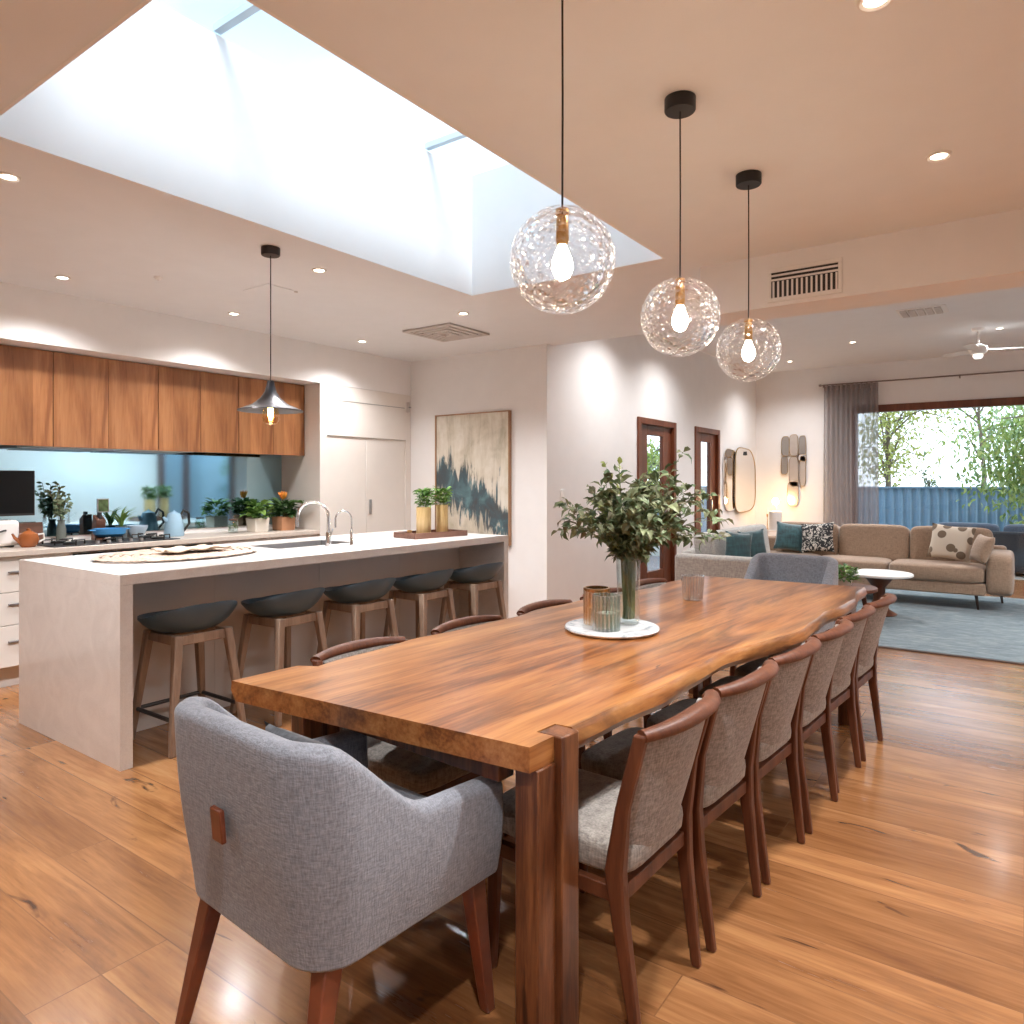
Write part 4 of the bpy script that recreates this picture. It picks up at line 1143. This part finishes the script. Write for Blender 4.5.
GRNG = thin_glass('green_ribbed', (.76, .87, .84), .12, .25, edge=.8, power=2.0, ribs=20)
WAX = plain('candle_wax', (.75, .72, .64), .5)
for lab, x, y, r, H, m_ in (('ribbed pale green glass candle holder in front on the marble platter', -1.405, 2.625, .056, .145, GRNG), ('ribbed amber gold glass candle holder behind the green one', -1.500, 2.715, .056, .155, AMBG)):
    t = thing('candle_holder', lab, 'candle holder', (x, y, ZPL), 0, 'ribbed candle holders on the platter')
    B().lathe([(r, 0), (r, .008), (r, H), (r - .005, H), (r - .006, .012), (.001, .011)], 96, ribs=20, rib=.045).done('glass', m_, t, smooth=70)
    if m_ is AMBG:
        B().lathe([(r + .0005, H - .012), (r + .002, H - .006), (r + .001, H + .001), (r - .006, H + .001), (r - .006, H - .012)], 40).done('gold_rim', BRASS, t)
    B().lathe([(r - .014, .012), (r - .014, .07), (.001, .068)], 24).done('candle', WAX, t)
    B().tube([(0, 0, .068), (.001, 0, .095)], .0015, 5).done('wick', DARK, t)
t = thing('glass_tumbler', 'ribbed clear glass tumbler alone on the far part of the table', 'glass', (-1.44, 3.66, TH + .0005))
B().lathe([(.045, 0), (.052, .006), (.06, .13), (.057, .13), (.049, .01), (.001, .009)], 96, ribs=24, rib=.02).done('glass', thin_glass('tumbler_glass', (.82, .84, .85), .12, .05, edge=.7, power=1.8, ribs=24), t, smooth=70)

# ------------------------------------------------------------------ living room
RUG, nt, p = new_mat('blue_rug'); setp(p, Roughness=1, Sheen_Weight=.2)
a_ = noise(nt, coords(nt, (.25, 1, 1)), 26, 5, .7, .8); c_ = noise(nt, coords(nt), 220, 2)
nt.links.new(ramp(nt, math_n(nt, 'ADD', math_n(nt, 'MULTIPLY', a_, .75), math_n(nt, 'MULTIPLY', c_, .25)), [(.36, (.06, .095, .12)), (.5, (.13, .18, .205)), (.64, (.27, .31, .31))]), p.inputs['Base Color'])
bump(nt, p, a_, .6, .02)
t = thing('area_rug', 'large blue grey streaked rug under the living room furniture', 'rug', (-.3, 8.06, 0))
B().box(-1.75, 2.2, -1.42, 2.2, .001, .014).done('pile', RUG, t, bevel=.004)
b = B(); b.box(-1.78, 2.23, -1.45, -1.421, .001, .012); b.box(-1.78, -1.751, -1.421, 2.2, .001, .012); b.done('border', plain('rug_border', (.13, .11, .10), 1), t)

TAN = fabric('tan_upholstery', (.31, .21, .14), 120, .15, .3, .8, .3, (.40, .275, .19))
PALE = fabric('pale_upholstery', (.40, .37, .36), 120, .2, .4, .9, .3, (.52, .515, .47))
FOOT = plain('dark_foot', (.03, .018, .012), .35)
sf = thing('corner_sofa', 'tan corner sofa with a pale end section under the garden window', 'sofa', (-1.55, 9.0, 0))
ox, oy = -1.55, 9.0
def L(x0, x1, y0, y1, z0, z1, name, mat, bev=.05, seg=4):
    return B().box(x0 - ox, x1 - ox, y0 - oy, y1 - oy, z0, z1).done(name, mat, sf, bevel=bev, segs=seg)
L(-2.93, -.33, 9.02, 9.84, .17, .30, 'base', TAN, .02)
L(-2.93, -2.06, 7.12, 9.015, .17, .30, 'side_base', PALE, .02)
L(-2.95, -.16, 9.72, 9.86, .17, .66, 'back_frame', TAN, .04)
L(-2.95, -2.82, 7.14, 9.715, .17, .66, 'side_back_frame', PALE, .04)
L(-2.97, -2.04, 7.02, 7.18, .10, .635, 'end_panel', PALE, .045)
for x0, x1 in ((-2.06, -1.26), (-1.255, -.33)):
    B().sell(((x0 + x1) / 2 - ox, 9.36 - oy, .385), (x1 - x0, .74, .2), .22, .35, 40).done('seat_cushion', TAN, sf, smooth=80)
for y0, y1 in ((7.19, 8.1), (8.11, 9.05)):
    B().sell((-2.43 - ox, (y0 + y1) / 2 - oy, .385), (.78, y1 - y0, .2), .22, .35, 40).done('side_seat_cushion', PALE, sf, smooth=80)
B().sell((-2.43 - ox, 9.38 - oy, .385), (.78, .66, .2), .22, .35, 40).done('corner_seat_cushion', TAN, sf, smooth=80)
for x0, x1 in ((-2.62, -1.87), (-1.865, -1.10), (-1.095, -.28)):
    B().sell(((x0 + x1) / 2 - ox, 9.62 - oy, .63), (x1 - x0, .26, .46), .2, .28, 40, mtx=Matrix.Rotation(R(-9), 4, 'X')).done('back_cushion', TAN, sf, smooth=80)
for y0, y1 in ((7.25, 8.2), (8.22, 9.2)):
    B().sell((-2.72 - ox, (y0 + y1) / 2 - oy, .62), (.24, y1 - y0, .46), .2, .28, 40, mtx=Matrix.Rotation(R(-9), 4, 'Y')).done('side_back_cushion', PALE, sf, smooth=80)
# right arm: rounded pad over a slab
B().sell((-.21 - ox, 9.40 - oy, .40), (.25, .80, .46), .3, .36, 40).done('arm', TAN, sf, smooth=80)
for x, y in ((-2.85, 7.2), (-2.15, 7.2), (-2.85, 9.75), (-.42, 9.1), (-.22, 9.74), (-1.4, 9.1)):
    B().bars([(x - ox + .02, y - oy, .0145 if y > 6.65 and x > -2.0 else .0), (x - ox, y - oy, .18)], [.02, .034]).done('leg', FOOT, sf, bevel=.003)
TEAL = fabric('teal_velvet', (.012, .06, .075), 40, .4, .3, .6, .6, (.03, .12, .14))
def patt(name, bg, fg, scale, thr, vor=True):
    m, nt, p = new_mat(name); setp(p, Roughness=.9)
    if vor:
        v = nt.nodes.new('ShaderNodeTexVoronoi'); v.inputs['Scale'].default_value = scale; nt.links.new(coords(nt), v.inputs['Vector']); f = v.outputs['Distance']
        col = ramp(nt, f, [(thr - .03, fg), (thr, bg)])
    else:
        f = noise(nt, coords(nt), scale, 2, .5, 2.5); col = ramp(nt, f, [(thr - .02, fg), (thr + .02, bg)])
    nt.links.new(col, p.inputs['Base Color']); return m
SPOT = patt('spotted_print', (.62, .54, .44), (.17, .12, .08), 8, .38)
BW = patt('leaf_print', (.62, .59, .54), (.03, .032, .035), 16, .53, False)
def cushion(lab, x, y, z, w, h, th, mat, rz, tilt, roll=0):
    t = thing('scatter_cushion', lab, 'cushion', (x, y, z), R(rz), 'scatter cushions on the corner sofa')
    B().pillow(w, h, th, Matrix.Rotation(R(tilt), 4, 'X') @ Matrix.Rotation(R(roll), 4, 'Y')).done('cover', mat, t, smooth=80)
cushion('teal velvet cushion nearest the glass door on the pale sofa end', -2.43, 7.42, .53, .30, .33, .12, TEAL, 42, -8, 6)
cushion('teal velvet cushion, right one of the pair on the pale sofa end', -2.33, 7.70, .53, .30, .34, .12, TEAL, 42, -8, -6)
cushion('teal velvet cushion in the sofa corner beside the leaf print cushion', -2.42, 9.34, .515, .36, .36, .13, TEAL, 12, -16, 6)
cushion('black and white leaf print cushion in the sofa corner', -2.06, 9.28, .515, .40, .38, .12, BW, -6, -18, -6)
cushion('beige cushion with brown spots at the right end of the tan sofa', -.69, 9.26, .515, .44, .40, .13, SPOT, -10, -16, 5)
cushion('plain tan cushion leaning on the right sofa arm', -.41, 9.05, .53, .32, .30, .13, TAN, -62, -18, 4)
# coffee tables
t = thing('coffee_table', 'round white topped coffee table with a wooden pedestal on the rug', 'coffee table', (-1.22, 8.2, .0145))
B().lathe([(.001, .40), (.30, .40), (.315, .408), (.315, .425), (.305, .432), (.001, .432)], 48).done('tabletop', WHITE, t, smooth=50)
B().lathe([(.16, 0), (.17, .01), (.10, .05), (.055, .15), (.06, .28), (.13, .37), (.2, .398), (.001, .399)], 32).done('pedestal', CHAIRWOOD, t, smooth=60)
t = thing('side_table', 'lower round wooden coffee table holding the small potted fern', 'coffee table', (-1.42, 7.55, .0145))
B().lathe([(.001, .31), (.27, .31), (.285, .318), (.285, .345), (.275, .352), (.001, .352)], 48).done('tabletop', CHAIRWOOD, t, smooth=50)
for k in range(3):
    a = R(30 + 120 * k); B().taper((.22 * math.cos(a), .22 * math.sin(a), 0), (.16 * math.cos(a), .16 * math.sin(a), .31), .03, .045).done('leg', CHAIRWOOD, t, bevel=.004)
t = thing('potted_fern', 'small bushy green plant in a pale bowl behind the far armchair', 'plant', (-1.43, 7.5, .367))
B().lathe([(.05, 0), (.075, .02), (.085, .07), (.078, .07), (.06, .03), (.001, .02)], 24).done('pot', PLW, t)
b = B(); clump(b, (0, 0, .06), .10, .12, 170, .08, .035, rnd); b.done('foliage', HERB, t, normals=False, smooth=0)
t = thing('wooden_bowl', 'round wooden bowl beside the small fern', 'bowl', (-1.60, 7.68, .367))
B().lathe([(.04, 0), (.075, .03), (.09, .08), (.083, .08), (.066, .035), (.001, .015)], 28).done('bowl', wood('bowl_wood', (.3, .17, .08), (.5, .32, .17), (.6, .42, .25), 'X', 3), t, smooth=60)
# corner lamp on a pedestal
t = thing('corner_table', 'small pale corner table behind the sofa carrying the lamp', 'side table', (-3.30, 11.85, 0))
B().box(-.16, .16, -.15, .15, .58, .61).done('tabletop', CABWHITE, t, bevel=.004)
for sx in (-.13, .13):
    for sy in (-.12, .12): B().box(sx - .012, sx + .012, sy - .012, sy + .012, 0, .58).done('leg', CABWHITE, t, smooth=0)
t = thing('table_lamp', 'glowing table lamp with a white ribbed base in the living room corner', 'lamp', (-3.26, 11.82, .6105))
B().lathe([(.09, 0), (.095, .01), (.095, .29), (.085, .30), (.016, .31), (.016, .40), (.001, .401)], 48, ribs=16, rib=.02).done('base', WHITE, t)
B().lathe([(.001, .40), (.035, .41), (.055, .455), (.035, .50), (.001, .51)], 24).done('bulb', emis('lamp_globe', (1, .60, .27), LAMP * .4), t)
t = thing('candlestick', 'slim brass candlestick beside the corner lamp', 'candlestick', (-3.40, 11.86, .6105))
B().lathe([(.025, 0), (.025, .008), (.007, .015), (.006, .2), (.014, .21), (.014, .25), (.001, .25)], 20).done('stick', BRASS, t)
B().lathe([(.009, .25), (.009, .33), (.001, .33)], 12).done('candle', WAX, t)
# irregular wall mirror on the left wall
MIR, nt, p = new_mat('wall_mirror'); setp(p, Metallic=1.0, Roughness=.03)
nt.links.new(ramp(nt, noise(nt, coords(nt), 2), [(.3, (.84, .82, .79)), (.7, (.86, .84, .82))]), p.inputs['Base Color'])
GOLD = plain('gold_edge', (.45, .30, .14), .3, 1.0)
def blob(w, h, n=40, k=.0, e=.5, seed=0):
    out = []
    for i in range(n):
        a = 2 * PI * i / n; c_, s_ = math.cos(a), math.sin(a)
        r1 = 1 + k * math.sin(3 * a + seed) + k * .5 * math.sin(2 * a + 2 * seed)
        out.append((w / 2 * math.copysign(abs(c_) ** e, c_) * r1, h / 2 * math.copysign(abs(s_) ** e, s_) * r1))
    return out
def wall_mtx(face):   # local x,y,z(out) -> wall plane
    if face == 'x': return Matrix(((0, 0, 1, 0), (1, 0, 0, 0), (0, 1, 0, 0), (0, 0, 0, 1)))
    return Matrix(((1, 0, 0, 0), (0, 0, -1, 0), (0, 1, 0, 0), (0, 0, 0, 1)))
def slab(t, poly, c, z0, z1, glass, rim, face, rimw=.012, name='mirror_plate'):
    M_ = Matrix.Translation(c) @ wall_mtx(face)
    o = B().prism([(x * 1.0, y * 1.0) for x, y in poly], z0, z1, M_).done(name, glass, t, smooth=30)
    b = B(); q = [M_ @ Vector((x, y, z1)) for x, y in poly]; b.tube(q + [q[0]], rimw, 6); b.done('rim', rim, o)
    return o
t = thing('wall_mirror', 'large wavy gold edged mirror pair on the wall beside the narrow door', 'mirror', (XA + .001, 11.2, 1.40))
slab(t, blob(.72, .96, 48, .035, .62, 1.2), (0, -.26, .02), .004, .016, MIR, CABWHITE, 'x', .007, 'rear_plate')
slab(t, blob(1.05, 1.0, 48, .045, .5, 2.1), (0, .36, .0), .022, .034, MIR, GOLD, 'x', .009, 'front_plate')
B().tube([(.04, .36, .47), (.05, .36, .41)], .02, 8).done('hook', DARK, t)
# mirrored sculpture on the far wall
PALEM = plain('pale_mirror', (.66, .60, .54), .28, .6)
GREYP = plain('smoked_panel', (.40, .37, .34), .2, .5)
t = thing('wall_sculpture', 'sculpture of rounded mirrored plates on the wall beside the curtain', 'wall sculpture', (-3.04, YF - .001, 1.58))
for w_, h_, x, z, m_ in ((.10, .27, -.14, .32, GREYP), (.11, .29, -.03, .33, PALEM), (.09, .27, .08, .32, GREYP), (.085, .25, -.155, .06, GREYP), (.12, .40, -.03, -.02, PALEM), (.075, .40, .085, -.02, PALEM), (.10, .09, .08, .16, MIR), (.14, .32, -.04, -.32, PALEM)):
    slab(t, blob(w_ * 1.22, h_ * 1.22, 28, .02, .5, w_ * 40), (x * 1.22, 0, z * 1.22), .004, .016 + (.012 if m_ is GREYP else .02), m_, GOLD, 'y', .004, 'plate')
# curtain and rod
ROD = plain('bronze_rod', (.22, .17, .15), .35, .7)
t = thing('curtain_rod', 'thin grey curtain rod above the wide garden window', 'curtain rod', (0, YF - .09, 2.925))
mt = Matrix()
B().tube([(-2.64, 0, 0), (2.9, 0, 0)], .011, 10).done('rod', ROD, t)
B().tube([(-2.675, 0, 0), (-2.64, 0, 0)], .018, 10).done('finial', ROD, t)
for x in (-2.61, -.76, 1.1): B().box(x - .008, x + .008, 0, .088, -.035, .012).done('bracket', ROD, t)
m = bpy.data.materials.new('sheer_grey'); m.use_nodes = True; nt = m.node_tree; p = nt.nodes['Principled BSDF']
setp(p, Base_Color=c4((.33, .29, .285)), Roughness=.9)
tr = nt.nodes.new('ShaderNodeBsdfTransparent'); tl = nt.nodes.new('ShaderNodeBsdfTranslucent'); tl.inputs['Color'].default_value = (.45, .42, .42, 1)
m1 = nt.nodes.new('ShaderNodeMixShader'); m1.inputs[0].default_value = .35; m2 = nt.nodes.new('ShaderNodeMixShader')
wv = noise(nt, coords(nt, (1, 1, .02)), 30, 2)
nt.links.new(ramp(nt, wv, [(.3, g1(.22)), (.7, g1(.36))]), m2.inputs[0])
nt.links.new(p.outputs[0], m1.inputs[1]); nt.links.new(tl.outputs[0], m1.inputs[2])
nt.links.new(m1.outputs[0], m2.inputs[1]); nt.links.new(tr.outputs[0], m2.inputs[2]); nt.links.new(m2.outputs[0], nt.nodes['Material Output'].inputs['Surface'])
SHEER = m
t = thing('curtain', 'sheer grey pleated curtain gathered left of the garden window', 'curtain', (-2.21, YF - .09, 0))
b = B(); n = 150; pts = []
for i in range(n + 1):
    s_ = i / n; pts.append((-.39 + .78 * s_, .030 * math.sin(2 * PI * 11 * s_) + .008 * math.sin(2 * PI * 5.3 * s_)))
zs = [.03, .6, 1.2, 1.8, 2.4, 2.82, 2.90]
g = [[b.v((x * (1 + .03 * (1 - z / 2.91)), y * (1 if z < 2.8 else .8), z)) for x, y in pts] for z in zs]
for j in range(len(zs) - 1):
    for i in range(n): b.f([g[j][i], g[j][i + 1], g[j + 1][i + 1], g[j + 1][i]])
b.done('sheer', SHEER, t, smooth=80, normals=False)
b = B()
for i in range(n): 
    (x0, y0), (x1, y1) = pts[i], pts[i + 1]
    b.f([b.v((x0, y0 * .8 - .004, 2.83)), b.v((x1, y1 * .8 - .004, 2.83)), b.v((x1, y1 * .8 - .004, 2.911)), b.v((x0, y0 * .8 - .004, 2.911))])
bmesh.ops.remove_doubles(b.bm, verts=b.bm.verts[:], dist=1e-5)
b.done('heading_tape', fabric('heading', (.26, .22, .21), 100), t, smooth=80, normals=False)

# ------------------------------------------------------------------ world, sun, camera
wd = bpy.data.worlds.new('World'); bpy.context.scene.world = wd; wd.use_nodes = True
nt = wd.node_tree; bg = nt.nodes['Background']
tc = nt.nodes.new('ShaderNodeTexCoord'); sep = nt.nodes.new('ShaderNodeSeparateXYZ'); nt.links.new(tc.outputs['Generated'], sep.inputs[0])
skyc = ramp(nt, sep.outputs['Z'], [(0, (.84, .92, 1.0)), (.25, (.72, .86, 1.0)), (.52, (.27, .38, .46))])
cl = noise(nt, tc.outputs['Generated'], 3.2, 5, .55, .4)
skyc = mixc(nt, ramp(nt, cl, [(.45, g1(0)), (.7, g1(.35))]), skyc, (1, 1, 1))
nt.links.new(skyc, bg.inputs['Color']); bg.inputs['Strength'].default_value = SKY
sl_ = bpy.data.lights.new('sun', 'SUN'); sl_.energy = SUN; sl_.color = (.96, .98, 1); sl_.angle = R(12.0)
so = bpy.data.objects.new('sun', sl_); C.objects.link(so)
dv = Vector((-math.cos(R(27)) * .985, math.cos(R(27)) * .17, -math.sin(R(27))))   # from the right and slightly behind the viewer
so.rotation_euler = dv.to_track_quat('-Z', 'Y').to_euler()
# lamps in the pendants
def point(name, loc, e, col, r):
    l = bpy.data.lights.new(name, 'POINT'); l.energy = e; l.color = col; l.shadow_soft_size = r
    o = bpy.data.objects.new(name, l); C.objects.link(o); o.location = loc
    return o
sc = bpy.context.scene
cd = bpy.data.cameras.new('camera'); cam = bpy.data.objects.new('camera', cd); C.objects.link(cam)
cam.location = (0, 0, 1.38); cam.rotation_euler = (R(90), 0, math.atan2(.5835, .8121))
cd.sensor_width = 36; cd.sensor_fit = 'HORIZONTAL'; cd.lens = 713 / 1024 * 36; cd.shift_y = -30 / 1024; cd.clip_start = .05
sc.camera = cam
sc.view_settings.view_transform = 'Standard'; sc.view_settings.look = 'None'; sc.view_settings.gamma = 1; sc.view_settings.use_curve_mapping = False
sc.view_settings.exposure = EXPO
cy = sc.cycles
cy.use_denoising = True
try: cy.denoiser = 'OPENIMAGEDENOISE'
except Exception: pass
cy.max_bounces = 10; cy.diffuse_bounces = 5; cy.glossy_bounces = 4; cy.transmission_bounces = 6; cy.transparent_max_bounces = 24
cy.caustics_reflective = False; cy.caustics_refractive = False; cy.sample_clamp_indirect = 6
